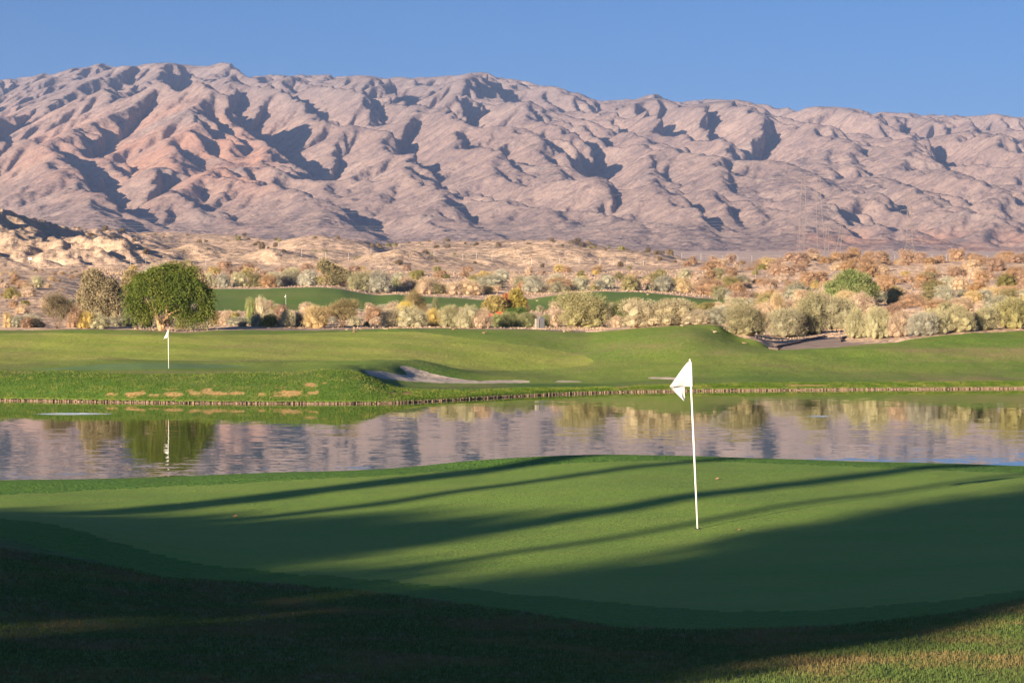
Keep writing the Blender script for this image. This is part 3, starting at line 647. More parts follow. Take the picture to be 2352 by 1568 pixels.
# ---------------------------------------------------------------- camera, sky, sun
cam = bpy.data.cameras.new('camera'); co = bpy.data.objects.new('camera', cam); COL.objects.link(co); scene.camera = co
co.location = (0, 0, CH); co.rotation_euler = (R(90), 0, 0); cam.sensor_width = 36; cam.lens = 36 * FOC / 2352
cam.shift_y = -(784 - HV) / 2352; cam.clip_end = 30000; cam.clip_start = .5
w = bpy.data.worlds.new('World'); scene.world = w; w.use_nodes = True
bg = w.node_tree.nodes['Background']; sk = w.node_tree.nodes.new('ShaderNodeTexSky'); sk.sky_type = 'NISHITA'
sk.sun_disc = False; sk.sun_elevation = SEL; sk.sun_rotation = math.pi + SAZ
sk.air_density = .5; sk.dust_density = 1.3; sk.ozone_density = 5.0; sk.altitude = 0
gm = w.node_tree.nodes.new('ShaderNodeMix'); gm.data_type = 'RGBA'; gm.blend_type = 'MULTIPLY'; gm.inputs[0].default_value = 1; gm.inputs[7].default_value = (.60, .80, .83, 1); w.node_tree.links.new(sk.outputs[0], gm.inputs[6]); w.node_tree.links.new(gm.outputs[2], bg.inputs[0]); bg.inputs[1].default_value = .05
l = bpy.data.lights.new('sun', 'SUN'); l.energy = 5.0; l.angle = R(.55); l.color = (1, .79, .56)
lo = bpy.data.objects.new('sun', l); COL.objects.link(lo)
lo.rotation_euler = mathutils.Vector((math.sin(SAZ) * math.cos(SEL), math.cos(SAZ) * math.cos(SEL), -math.sin(SEL))).to_track_quat('-Z', 'Y').to_euler()
scene.view_settings.view_transform = 'Standard'; scene.view_settings.look = 'None'; scene.view_settings.gamma = 1; scene.view_settings.exposure = 1.55
print('setting', round(time.time() - _T0, 1))
# ================================================================ PLANTS
def _unit(v): return v / (np.linalg.norm(v, axis=-1, keepdims=True) + 1e-9)
def leaf_cloud(lobes, n, seed, sl=.16, sw=.02, nl=4, droop=0.0, up=.5, jit=.35, core=.80, zmin=0.0, fill=.25, ll=None):
    """lobes: (cx,cy,cz,rx,ry,rz). n sprigs of nl leaves each stand out of the lobes. returns V,F,leafrand,clump"""
    g = np.random.default_rng(seed); L = np.array(lobes, float)
    area = (L[:, 3] * L[:, 4] * L[:, 5]) ** (2 / 3.); pick = g.choice(len(L), n, p=area / area.sum()); l = L[pick]
    d = _unit(g.normal(size=(n, 3))); d[:, 2] = np.where(d[:, 2] < -.35, -d[:, 2], d[:, 2])
    # uneven surface: radius follows a lumpy random field of the direction
    ph = g.uniform(0, 6.28, (6,)); wv = g.normal(size=(6, 3)) * 3.2
    lump = sum(np.sin(d @ wv[k] + ph[k] + pick * 1.7) for k in range(6)) / 6
    r = (.86 + .30 * lump) * (1 - fill * g.random(n) ** 2)
    base = l[:, :3] + d * l[:, 3:6] * r[:, None]
    nrm = _unit(d / l[:, 3:6])
    dr = _unit(nrm + np.array([0, 0, up - droop]) + g.normal(size=(n, 3)) * jit)
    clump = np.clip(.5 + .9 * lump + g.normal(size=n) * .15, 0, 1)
    V = []; lr = []; cl = []
    S = sl * g.uniform(.6, 1.25, n); ll = ll or sl / nl * 1.9
    for k in range(nl):
        t = (k + g.random(n) * .6) / nl
        p = base + dr * (S * t)[:, None]; p[:, 2] -= droop * S * t * t * 1.2
        ld = _unit(dr + g.normal(size=(n, 3)) * .55 + np.array([0, 0, -droop * t.mean()]))
        side = _unit(np.cross(ld, g.normal(size=(n, 3)))) * (sw * g.uniform(.7, 1.4, n))[:, None]
        e = ld * (ll * g.uniform(.7, 1.3, n))[:, None]
        q = np.stack([p - side * .6, p + e * .45 + side * -1.0, p + e, p + e * .45 + side], 1)
        V.append(q); lr.append(np.repeat(g.random(n), 4)); cl.append(np.repeat(clump, 4))
    V = np.concatenate(V).reshape(-1, 3); lr = np.concatenate(lr); cl = np.concatenate(cl)
    F = np.arange(len(V)).reshape(-1, 4)
    if core:
        th = np.linspace(0, 2 * np.pi, 11)[:-1]; phs = np.linspace(-.45 * np.pi, .5 * np.pi, 7)
        for (cx, cy, cz, rx, ry, rz) in lobes:
            D = np.array([[math.cos(a) * math.cos(b), math.sin(a) * math.cos(b), math.sin(b)] for b in phs for a in th])
            lm = sum(np.sin(D @ wv[k] + ph[k]) for k in range(6)) / 6
            C = np.array([cx, cy, cz]) + D * np.array([rx, ry, rz]) * core * (.86 + .3 * lm + g.normal(size=len(D)) * .05)[:, None]
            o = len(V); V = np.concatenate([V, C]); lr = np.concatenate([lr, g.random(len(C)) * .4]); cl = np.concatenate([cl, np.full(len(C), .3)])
            f = [(o + i * 10 + j, o + i * 10 + (j + 1) % 10, o + (i + 1) * 10 + (j + 1) % 10, o + (i + 1) * 10 + j) for i in range(6) for j in range(10)]
            F = np.concatenate([F, np.array(f)])
    V[:, 2] = np.maximum(V[:, 2], zmin)
    return V, F, lr, cl
def leaf_mesh(name, *a, **k):
    V, F, lr, cl = leaf_cloud(*a, **k); me = mesh_np(name, V, F, smooth=False)
    add_attr(me, 'leafrand', lr); add_attr(me, 'clump', cl); return me
LM = dict(
    sage=m_leaf('sage_leaf', (.205, .195, .125), (.345, .315, .20), (.42, .375, .22)),
    grey=m_leaf('grey_leaf', (.20, .20, .155), (.34, .32, .24), (.40, .37, .27)),
    cream=m_leaf('cream_leaf', (.33, .275, .185), (.43, .365, .25), (.46, .40, .28)),
    gold=m_leaf('golden_leaf', (.34, .24, .10), (.47, .35, .16), (.50, .39, .18), var=.12),
    rust=m_leaf('rust_twig', (.22, .135, .085), (.32, .205, .13), (.37, .255, .165), var=.16),
    tan=m_leaf('tan_twig', (.34, .245, .17), (.46, .345, .245), (.50, .39, .29), var=.12),
    olive=m_leaf('olive_leaf', (.13, .125, .05), (.23, .195, .08), (.30, .235, .09)),
    dark=m_leaf('dark_leaf', (.12, .10, .05), (.21, .165, .085), (.26, .20, .10)),
    dot=m_leaf('scrub_leaf', (.10, .075, .045), (.18, .13, .075)),
    moss=m_leaf('moss_leaf', (.13, .155, .06), (.22, .235, .10), (.28, .28, .12)),
    lime=m_leaf('lime_leaf', (.215, .195, .09), (.31, .28, .145), (.36, .32, .18)),
    tree=m_leaf('willow_leaf', (.045, .07, .014), (.115, .14, .03), (.17, .18, .045), var=.06),
    tamarisk=m_leaf('tamarisk_leaf', (.19, .16, .075), (.29, .235, .12), (.33, .26, .14), var=.08),
    yellow=m_leaf('yellow_leaf', (.38, .30, .04), (.55, .43, .07), var=.05),
    mustard=m_leaf('mustard_leaf', (.20, .165, .04), (.31, .25, .07), (.34, .26, .08), var=.05),
    red=m_leaf('red_leaf', (.30, .13, .085), (.40, .19, .12), var=.05),
    deep=m_leaf('deep_leaf', (.035, .075, .015), (.09, .15, .03), (.12, .17, .04), var=.05))
BARK = m_simple('bark', (.36, .24, .13), .9, .1, .3, 6); BARKD = m_simple('dark_bark', (.16, .11, .075), .9, .1, .3, 6)
def dome_lobes(seed, k=5, flat=.8):
    g = np.random.default_rng(seed); L = [(0, 0, .40, .36, .36, .42 * flat + .08), (0, 0, .12, .44, .44, .26)]
    for i in range(k):
        a = i * 2.4 + g.random(); r = .20 + .10 * g.random(); s = .17 + .08 * g.random()
        L.append((math.cos(a) * r, math.sin(a) * r, .24 + .34 * g.random(), s * 1.15, s * 1.15, s * 1.2))
    for i in range(5):
        a = i * 1.256 + g.random(); L.append((math.cos(a) * .33, math.sin(a) * .33, .12 + .06 * g.random(), .17, .17, .19))
    return L
PROTO = {}
def proto(style, var, lod):
    """shared meshes: unit plants, one metre wide and one metre high"""
    key = (style, var, lod)
    if key in PROTO: return PROTO[key]
    n = {2: 4200, 1: 2600, 0: 1200}[lod]; w = {2: .0045, 1: .0058, 0: .0085}[lod]; ll = {2: .030, 1: .032, 0: .038}[lod]; s = 100 + var * 7 + lod
    if style == 'round': me = leaf_mesh('foliage', dome_lobes(s), n, s, sl=.13, sw=w, up=.5, jit=.35, core=.68, ll=ll)
    elif style == 'plume': me = leaf_mesh('foliage', dome_lobes(s, 6), n, s, sl=.19, sw=w, up=1.1, jit=.25, core=.62, ll=ll * 1.3, nl=5)
    elif style == 'twiggy': me = leaf_mesh('foliage', dome_lobes(s, 4), n, s, sl=.17, sw=w * .8, up=.45, jit=.5, core=.64, fill=.35, ll=ll * 1.2)
    elif style == 'mat': me = leaf_mesh('foliage', dome_lobes(s, 6, .7), n, s, sl=.12, sw=w, up=.15, jit=.5, core=.70, ll=ll)
    elif style == 'open':
        L = [(.28 * math.cos(a), .28 * math.sin(a), .55 + .2 * math.sin(a * 2.3), .2, .2, .24) for a in np.linspace(0, 6.2, 6)[:-1]] + [(0, 0, .78, .2, .2, .18)]
        me = leaf_mesh('foliage', L, n, s, sl=.2, sw=w * .8, up=.6, jit=.6, core=.45, fill=.6, ll=ll * 1.2)
    co_ = np.empty(len(me.vertices) * 3, np.float32); me.vertices.foreach_get('co', co_); co_ = co_.reshape(-1, 3)
    sx_ = np.percentile(np.hypot(co_[:, 0], co_[:, 1]), 95) * 2; sz_ = np.percentile(co_[:, 2], 97); co_ /= (sx_, sx_, sz_)
    me.vertices.foreach_set('co', co_.ravel()); me.update()
    PROTO[key] = me; return me
_stem = {}
def stems_mesh(var, spread=.34, n=7):
    if (var, n) in _stem: return _stem[(var, n)]
    g = np.random.default_rng(900 + var); m = MB()
    for i in range(n):
        a = g.uniform(0, 6.28); r = spread * g.uniform(.5, 1); h = g.uniform(.5, .85)
        p = [(0.02 * math.cos(a), .02 * math.sin(a), -.03), (r * .35 * math.cos(a), r * .35 * math.sin(a), h * .4), (r * math.cos(a + .2), r * math.sin(a + .2), h)]
        m.tube(p, [.016, .011, .005], 5)
    me = m.mesh('stems', True); me.materials.append(BARKD); _stem[(var, n)] = me; return me
_mats = {}
def mesh_with(me, mat):
    k = (me.name, mat.name)
    if k not in _mats:
        c = me if not me.materials and not any(q[0] == me.name for q in _mats) else me.copy()
        c.materials.clear(); c.materials.append(mat); _mats[k] = c
    return _mats[k]
PLACED = []   # x, y, radius of everything already planted
def plant(name, style, mat, x, y, wdt, h, label, cat, group=None, var=0, lod=1, hero=False, z=None, depth=None, rz=None):
    z = gz(x, y) if z is None else z
    rz = random.uniform(0, 6.28) if rz is None else rz
    me = mesh_with(proto(style, var, lod), LM[mat]); dp = depth or wdt * random.uniform(.85, 1.05)
    if hero:
        r = empty(name, (x, y, z - .04), rz)
        f = bpy.data.objects.new('foliage', me); COL.objects.link(f); f.parent = r; f.scale = (wdt, dp, h)
        s = bpy.data.objects.new('stems', stems_mesh(var)); COL.objects.link(s); s.parent = r; s.scale = (wdt, dp, h)
    else:
        r = bpy.data.objects.new(name, me); COL.objects.link(r); r.location = (x, y, z - .05); r.rotation_euler = (random.uniform(-.05, .05), random.uniform(-.05, .05), rz); r.scale = (wdt, dp, h)
    tag(r, label, cat, group); PLACED.append((x, y, wdt / 2)); return r
# ---- shrubs one can name: kind, style, material, u0, u1, v_top, v_base, Ymin, Ymax, label
NM = dict(sage='sage_shrub', grey='grey_shrub', cream='cream_shrub', gold='golden_shrub', rust='rust_shrub', tan='tan_shrub', olive='olive_shrub', dark='creosote_bush', moss='green_shrub', lime='yellow_green_shrub', yellow='yellow_bush', mustard='mustard_shrub')
HERO = [
 ('gold','round',6,32,720,752,'golden tan shrub at the far left end of the sandy strip'),
 ('grey','round',26,62,727,752,'grey green sage shrub second from the left edge'),
 ('grey','plume',58,95,725,752,'grey green sage shrub left of the dark creosote bush'),
 ('dark','open',98,168,680,755,'dark olive creosote bush with open branches on the far left'),
 ('rust','twiggy',152,192,705,752,'brown twiggy shrub between creosote bush and tall tamarisk'),
 ('gold','round',178,214,718,754,'golden shrub at the foot of the tamarisk tree'),
 ('sage','round',200,252,722,755,'rounded sage shrub right of the golden shrub under the tamarisk'),
 ('grey','mat',250,322,724,750,'low spreading grey shrub between the tamarisk and the big green tree'),
 ('olive','plume',322,352,716,750,'yellow olive tuft of shrub just left of the forked trunk'),
 ('rust','twiggy',481,510,718,746,'brown dry shrub at the right edge of the big green tree'),
 ('tan','twiggy',503,530,715,746,'pale brown brushy shrub right of the big green tree'),
 ('grey','mat',518,574,728,747,'low grey shrub in shade beyond the path right of the big tree'),
 ('moss','round',563,592,690,718,'small bright green shrub in front of the distant green'),
 ('cream','round',584,616,689,722,'pale domed shrub left of the farthest flag'),
 ('grey','round',574,605,722,750,'dim grey shrub low beside the path left of the brown one'),
 ('olive','mat',600,638,724,751,'dull olive shaded shrub on the edge of the path'),
 ('rust','twiggy',626,664,702,738,'tall brownish dry shrub below the farthest flag'),
 ('sage','plume',644,676,716,752,'olive sage shrub with feathery tips left of the golden one'),
 ('grey','round',672,702,718,750,'grey sage shrub touching the golden orange one'),
 ('gold','plume',698,755,708,754,'large golden orange shrub beside the path'),
 ('dark','open',752,824,692,754,'large dark creosote bush with bare crooked branches'),
 ('sage','round',800,830,728,748,'small round sage shrub right of the dark creosote'),
 ('moss','round',834,850,738,750,'tiny green ball shaped shrub alone on pale sand'),
 ('tan','round',850,880,730,748,'low pale tan shrub right of the tiny green ball'),
 ('cream','plume',872,918,712,752,'whitish dry shrub left of the bright yellow bush'),
 ('yellow','plume',908,950,698,742,'bright yellow flowering bush'),
 ('sage','round',912,984,708,752,'broad domed sage shrub in front of the yellow bush'),
 ('dark','open',924,982,672,712,'dark brown creosote against the distant lawn behind the yellow bush'),
 ('gold','round',980,1014,712,751,'yellow tan shrub between two broad sage shrubs'),
 ('sage','plume',1008,1062,707,753,'broad grey sage shrub, middle of three left of the red mower'),
 ('sage','round',1048,1096,706,754,'tall grey sage shrub left of the red mower'),
 ('tan','round',1084,1128,712,754,'tan shrub right beside the red mower'),
 ('moss','plume',990,1008,688,712,'light green upright sprig before the distant lawn'),
 ('deepmoss','plume',1128,1180,722,752,'dark green shaded shrub below the red mower'),
 ('moss','plume',1162,1200,720,750,'green rushy shrub left of the utility boxes'),
 ('moss','plume',1192,1234,722,752,'green rushy shrub touching the utility boxes'),
 ('moss','plume',1240,1264,724,749,'narrow green shrub right of the utility boxes'),
 ('tan','twiggy',1260,1294,714,750,'pinkish dry brush left of the big yellow green bush'),
 ('lime','plume',1284,1404,679,753,'biggest upright yellow green bush in the middle'),
 ('moss','plume',1404,1444,700,751,'slim green bush between the two biggest bushes'),
 ('cream','mat',1424,1530,692,752,'huge cream coloured mounded bush, left lobe'),
 ('cream','mat',1490,1590,692,750,'huge cream coloured mounded bush, right lobe'),
 ('cream','plume',1562,1636,714,748,'lower cream bush at the right foot of the mounds'),
 ('grey','round',1618,1672,712,745,'dark shaded shrub between cream mound and round bush'),
 ('lime','plume',1664,1762,706,772,'round yellow tipped bush on its own sand patch'),
 ('sage','plume',1768,1850,716,776,'grey sage bush in front left of the path mouth'),
 ('sage','plume',1822,1900,682,770,'tall sage bush with golden top left of the path mouth'),
 ('gold','plume',1770,1800,680,740,'yellowish bush behind the tall sage left of the path'),
 ('sage','plume',1884,1968,690,757,'big shaded bush behind the path bend'),
 ('gold','plume',1912,1968,672,720,'golden topped bush in front of the green palo verde'),
 ('sage','plume',1940,1994,715,778,'upright sage bush at the right side of the path bend'),
 ('sage','round',1986,2048,712,779,'domed olive sage bush second right of the path bend'),
 ('tan','twiggy',2038,2090,720,775,'pale pink dry brush between sage bushes on the right'),
 ('grey','plume',2082,2150,724,773,'grey sage bush right of the pink dry brush'),
 ('sage','plume',2124,2186,716,768,'sage bush left of the broad one above the right slope'),
 ('lime','round',2168,2236,709,765,'broad yellow sage bush above the right slope'),
 ('sage','plume',2229,2292,712,759,'grey sage bush second from the right edge'),
 ('lime','plume',2284,2372,694,759,'large pale bush cut by the right edge'),
]
far_h = [  # beyond the distant lawn and in the middle distance
 ('gold','plume',2252,2300,662,694,250,300,'golden orange bush on the right, left of its darker twin'),
 ('olive','plume',2292,2340,664,694,250,300,'darker golden bush near the right edge'),
 ('olive','round',2110,2180,668,690,255,300,'long olive shrub right of the palo verde'),
 ('rust','twiggy',2066,2130,676,702,225,280,'dark rust brushy shrub right of the palo verde'),
 ('rust','twiggy',2120,2180,690,716,205,240,'pinkish rust dry shrub in the right middle ground'),
 ('tan','twiggy',2180,2240,684,714,210,250,'pale pink dry shrub left of the golden orange bush'),
 ('grey','round',2016,2060,672,694,260,320,'silvery shrub in the sandy gap right of the palo verde'),
 ('sage','round',466,497,628,660,470,500,'sage shrub beyond the distant lawn, first right of the big tree'),
 ('grey','round',497,530,630,661,470,500,'grey shrub beyond the distant lawn, second right of the big tree'),
 ('sage','round',533,570,628,660,470,500,'rounded grey green shrub behind the left end of the distant lawn'),
 ('olive','round',566,606,630,659,470,500,'dark olive brown shrub behind the left part of the distant lawn'),
 ('grey','round',606,645,627,659,470,500,'silver grey shrub behind the farthest flag'),
 ('sage','round',640,686,622,658,470,500,'large silver sage behind the farthest flag on its right'),
 ('grey','round',684,730,623,657,470,500,'pale sage left of the dark green roadside tree'),
 ('sage','round',800,852,627,668,470,500,'silver sage dome right of the dark green tree, left half'),
 ('grey','round',842,904,626,673,470,500,'silver sage dome right of the dark green tree, right half'),
 ('moss','round',898,922,640,671,470,500,'narrow green shrub beside the silver sage dome'),
 ('tan','round',916,962,638,672,470,500,'tan shrub above the dip of the distant lawn'),
 ('tan','twiggy',955,996,640,676,470,500,'pale tan shrub right of the dip of the distant lawn'),
 ('olive','round',990,1026,652,681,470,495,'dark olive ball shaped shrub above the distant lawn'),
 ('tan','twiggy',1020,1064,650,684,470,495,'very pale tangled shrub left of the red leaved tree'),
 ('tan','twiggy',1056,1106,646,688,470,495,'very pale tangled shrub touching the yellow tree'),
 ('grey','round',1092,1164,634,670,500,540,'silver shrub just above the yellow and red tree'),
 ('grey','round',1202,1256,636,677,480,510,'silver shrub right of the red and yellow tree'),
 ('rust','twiggy',1252,1322,640,672,480,510,'wide pinkish brush above the distant lawn crest'),
 ('olive','round',1424,1470,636,668,480,510,'olive shrub behind the lawn crest, left of the silver one'),
 ('grey','round',1500,1556,636,670,480,510,'silver dome shrub behind the right part of the distant lawn'),
 ('gold','round',1554,1592,640,672,480,510,'mustard shrub right of the silver dome'),
 ('rust','twiggy',1596,1662,642,684,470,500,'large pinkish brush at the right end of the distant lawn'),
 ('sage','round',1638,1670,664,690,440,470,'small grey green shrub right of the distant lawn'),
]
LM['deepmoss'] = LM['moss']; NM['deepmoss'] = 'green_shrub'
for i, (mt, sty, u0, u1, vt, vb, lab) in enumerate(HERO):
    uc = (u0 + u1) / 2; eg = float(np.interp(uc, _ug, EDGE))
    lo_, hi_ = eg + (3.8 if 555 < uc < 1345 else 1.0), 235
    if vb < 725: lo_ = 205
    x, y, z = at(uc, vb, lo_, hi_)
    if y > 234: y = lo_ + 6; x = (uc - CU) / FOC * y; z = gz(x, y)
    wd = (u1 - u0) / FOC * y * 1.10; h = max(CH - (vt - HV) / FOC * y - z, .3) * 1.04
    y += wd * .4; x = (uc - CU) / FOC * y
    plant(NM[mt], sty, mt, x, y, wd, h, lab, 'shrub', var=i % 4, lod=2, hero=True)
for i, (mt, sty, u0, u1, vt, vb, ya, yb, lab) in enumerate(far_h):
    uc = (u0 + u1) / 2; x, y, z = at(uc, vb, ya, yb); wd = (u1 - u0) / FOC * y * 1.12; h = max(CH - (vt - HV) / FOC * y - z, .6) * 1.03
    plant(NM[mt], sty, mt, x, y, wd, h, lab, 'shrub', var=i % 4, lod=1)
# ---- scattered shrubs
ZONES = [(0, 'far left'), (170, 'left of the green tree'), (470, 'past the big tree'), (700, 'near the roadside tree'), (900, 'left of the red tree'),
         (1215, 'right of the red tree'), (1400, 'above the cream mounds'), (1640, 'left of the palo verde'), (1890, 'by the palo verde'), (2040, 'right of the palo verde'), (2230, 'at the right edge')]
WORD = dict(sage='sage green', grey='silver grey', cream='cream', gold='golden', rust='rusty brown', tan='pale tan', olive='dull olive', dark='dark brown', moss='mossy green', lime='yellow green', dot='dark')
STY = dict(sage='round', grey='round', cream='round', gold='plume', rust='round', tan='twiggy', olive='round', dark='open', moss='plume', lime='plume', dot='mat')
def scatter(n, u0, u1, Y0, Y1, w0, w1, types, ratio, place, name=None, dens=None, lod=0, gap=.55, cap=None, var=4, bias=1.0):
    g = np.random.default_rng(int(n * 13 + Y0 + u0)); k = 0; tries = 0; names = list(types); p = np.array([types[q] for q in names], float); p /= p.sum()
    while k < n and tries < n * 12:
        tries += 1
        y = Y0 + (Y1 - Y0) * g.random() ** bias; u = g.uniform(u0, u1); x = (u - CU) / FOC * y
        if dens is not None and g.random() > dens(u, y, x): continue
        eg = float(np.interp(u, _ug, EDGE))
        wd = w0 + (w1 - w0) * g.random() ** 1.6
        if y < eg + 1 + (3.2 if 550 < u < 1350 else 0) + wd * .5: continue
        if 374 < y - wd * .5 < 453 and 470 < u < 1665: continue
        if y < 185 and 1765 < u < 1990: continue
        if any((x - a) ** 2 + (y - b) ** 2 < ((r + wd / 2) * gap) ** 2 for a, b, r in PLACED[-400:]): continue
        mt = names[g.choice(len(names), p=p)]
        size = 'small' if wd < w0 + (w1 - w0) * .25 else 'large' if wd > w0 + (w1 - w0) * .65 else 'middling'
        zn = [z_[1] for z_ in ZONES if u >= z_[0] or z_[0] == 0][-1]
        lab = f"{size} {WORD[mt]} shrub {place}, {zn}"
        plant(name or NM.get(mt, 'scrub_bush'), STY[mt], mt, x, y, wd, wd * g.uniform(*ratio), lab, 'shrub', f"{WORD[mt]} shrubs {place}, {zn}", var=int(g.integers(0, var)), lod=lod)
        k += 1
scatter(45, -60, 2420, 178, 212, .5, 1.2, dict(tan=3, grey=2, sage=2, rust=2, olive=1), (.5, .8), 'among the front bushes', lod=1)
scatter(75, -40, 1700, 210, 368, 1.0, 2.4, dict(tan=4, sage=2, grey=2, rust=3, olive=2), (.5, .8), 'behind the front bushes', lod=1)
scatter(95, 300, 1720, 468, 560, 1.8, 4.2, dict(tan=4, sage=2, grey=3, rust=4, olive=3, gold=1), (.5, .75), 'beyond the distant lawn', lod=1)
scatter(55, 300, 1760, 560, 640, 1.8, 4.0, dict(tan=3, rust=8, olive=2, gold=1), (.45, .65), 'below the low hills')
scatter(70, 1600, 2420, 205, 330, 1.3, 3.2, dict(tan=4, grey=3, sage=3, rust=3, olive=3, gold=1), (.45, .7), 'in the middle ground', lod=1)
scatter(80, 1640, 2420, 330, 500, 1.6, 4.2, dict(tan=3, grey=1, rust=9, olive=2, gold=.5), (.45, .7), 'on the sandy rise')
scatter(85, 1560, 2430, 500, 695, 2.2, 5.4, dict(rust=10, tan=1.5, gold=.5), (.38, .6), 'high on the sandy rise', gap=.6)
scatter(40, 1560, 2430, 690, 716, 2.4, 6.2, dict(rust=10, gold=.7), (.5, .75), 'atop the sandy rise', gap=.6)
scatter(60, -30, 300, 250, 520, .5, 1.5, dict(tan=3, grey=1, rust=2, dot=1), (.45, .6), 'on the bare slope', name='scrub_bush')
scatter(200, -20, 1600, 660, 1000, 1.0, 2.8, dict(dot=5, olive=1), (.5, .8), 'on the low hills', name='scrub_bush')
# ---- ground cover of dry grass and litter: nobody could count it
def tufts(name, n, regions, hgt, wid, mat, seed, label):
    g = np.random.default_rng(seed); X = []; Y = []
    for (u0, u1, Y0, Y1, share) in regions:
        m = int(n * share); y = g.uniform(Y0, Y1, m); u = g.uniform(u0, u1, m); X.append((u - CU) / FOC * y); Y.append(y)
    X = np.concatenate(X); Y = np.concatenate(Y); Z = ground(X, Y); c, U, V = classify(X, Y, Z); k = c == 3
    k &= fbm(X / 6, Y / 9, 3, seed) > -.25
    X, Y, Z = X[k], Y[k], Z[k]; m = len(X); Vv = []; lr = []
    sc = np.clip(Y / 220, .8, 2.4)
    for q in range(5):
        a = g.uniform(0, 6.28, m); r = wid * sc * g.uniform(.2, 1, m); h = hgt * sc * g.uniform(.5, 1.2, m)
        b = np.stack([X + r * np.cos(a) * .5, Y + r * np.sin(a) * .5, Z - .03], 1); t = b + np.stack([r * np.cos(a), r * np.sin(a), h], 1)
        s = np.stack([-np.sin(a), np.cos(a), 0 * a], 1) * (wid * .22 * sc)[:, None]
        Vv.append(np.stack([b - s, b + s, t + s * .3, t - s * .3], 1)); lr.append(np.repeat(g.random(m), 4))
    Vv = np.concatenate(Vv).reshape(-1, 3); me = mesh_np(name, Vv, np.arange(len(Vv)).reshape(-1, 4), False)
    add_attr(me, 'leafrand', np.concatenate(lr)); add_attr(me, 'clump', np.full(len(Vv), .5))
    return tag(link(name, me, mat), label, 'dry grass', kind='stuff')
tufts('dry_grass', 34000, [(300, 2420, 176, 240, .3), (300, 2420, 240, 372, .15), (200, 1700, 455, 620, .2), (1560, 2420, 372, 600, .02)]  , .16, .16, m_leaf('dry_grass', (.36, .26, .17), (.48, .36, .245), var=.02), 77, 'dry tan grass and litter between the desert shrubs')
print('shrubs', round(time.time() - _T0, 1), len(bpy.data.objects))
# ================================================================ TREES
def limb(m, a, b, ra, rb, seed, n=7, wob=.12, k=5):
    g = np.random.default_rng(seed); a = np.array(a, float); b = np.array(b, float); L = np.linalg.norm(b - a); P = []; 
    for i in range(k + 1):
        t = i / k; o = g.normal(size=3) * wob * L * .3 * math.sin(math.pi * t); P.append(a + (b - a) * t + o)
    m.tube(P, list(np.linspace(ra, rb, k + 1)), n)
def tree(name, u, Y, lobes, trunks, mat, n, label, cat='tree', vb=None, bark=BARK, **kw):
    x = (u - CU) / FOC * Y; z = gz(x, Y); r = empty(name, (x, Y, z))
    m = MB()
    for i, (a, b, ra, rb) in enumerate(trunks): limb(m, a, b, ra, rb, i + int(u))
    m.build('trunk', bark, r, True)
    me = leaf_mesh('crown', lobes, n, int(u), **kw); link('crown', me, LM[mat], r); tag(r, label, cat)
    PLACED.append((x, Y, 1.5)); return r
# big green weeping tree: 6.4 m wide, forked pale trunk
Y = 177.; s = Y / FOC
def LB(u, v, ru, rv, d=0, rd=None, u0=370, v0=757, Y=Y):
    s = Y / FOC; return ((u - u0) * s, d, (v0 - v) * s, ru * s, (rd or ru) * s, rv * s)
Lg = [LB(398, 650, 46, 36), LB(345, 662, 36, 32, -.4), LB(452, 672, 26, 30, .2), LB(400, 684, 40, 26, -.7), LB(308, 688, 20, 24, .3), LB(362, 634, 34, 18, .3), LB(424, 632, 22, 16, 0), LB(382, 613, 18, 9), LB(470, 700, 15, 26), LB(326, 640, 22, 16, .5), LB(298, 660, 10, 14),
      LB(440, 652, 26, 22, -.3), LB(456, 728, 15, 18, -.2), LB(428, 720, 14, 20, .2), LB(405, 612, 12, 8, .3), LB(478, 672, 10, 14), LB(352, 620, 12, 8), LB(345, 704, 22, 14, .4), LB(318, 704, 15, 16, .2), LB(300, 712, 10, 10), LB(325, 718, 20, 12, .3), LB(410, 712, 22, 14, .6), LB(372, 702, 26, 14, .9), LB(476, 716, 12, 18, .1), LB(440, 618, 10, 7)]
tw = []
for (uu, vv, ra) in ((350, 690, .12), (325, 670, .07), (398, 675, .10), (440, 690, .06), (385, 640, .08), (420, 650, .06), (360, 640, .06)):
    e = LB(uu, vv, 1, 1); st0 = (0, 0, -.15) if ra > .09 else (LB(357 if uu < 380 else 384, 722, 1, 1)[0], 0, LB(370, 722, 1, 1)[2])
    tw.append((st0, (e[0], random.uniform(-.4, .4), e[2]), ra * 1.5, .03))
tw += [((0, 0, -.2), (-.42, 0, 1.15), .15, .11), ((0, 0, -.2), (.5, 0, 1.3), .16, .12), ((.45, 0, 1.1), (1.6, .1, 1.7), .07, .04)]
tree('weeping_tree', 370, Y, Lg, tw, 'tree', 8200, 'big green weeping tree with forked pale trunk, left of centre', sl=.6, sw=.024, nl=6, droop=.9, up=.35, jit=.55, core=.62, fill=.7, zmin=.15)
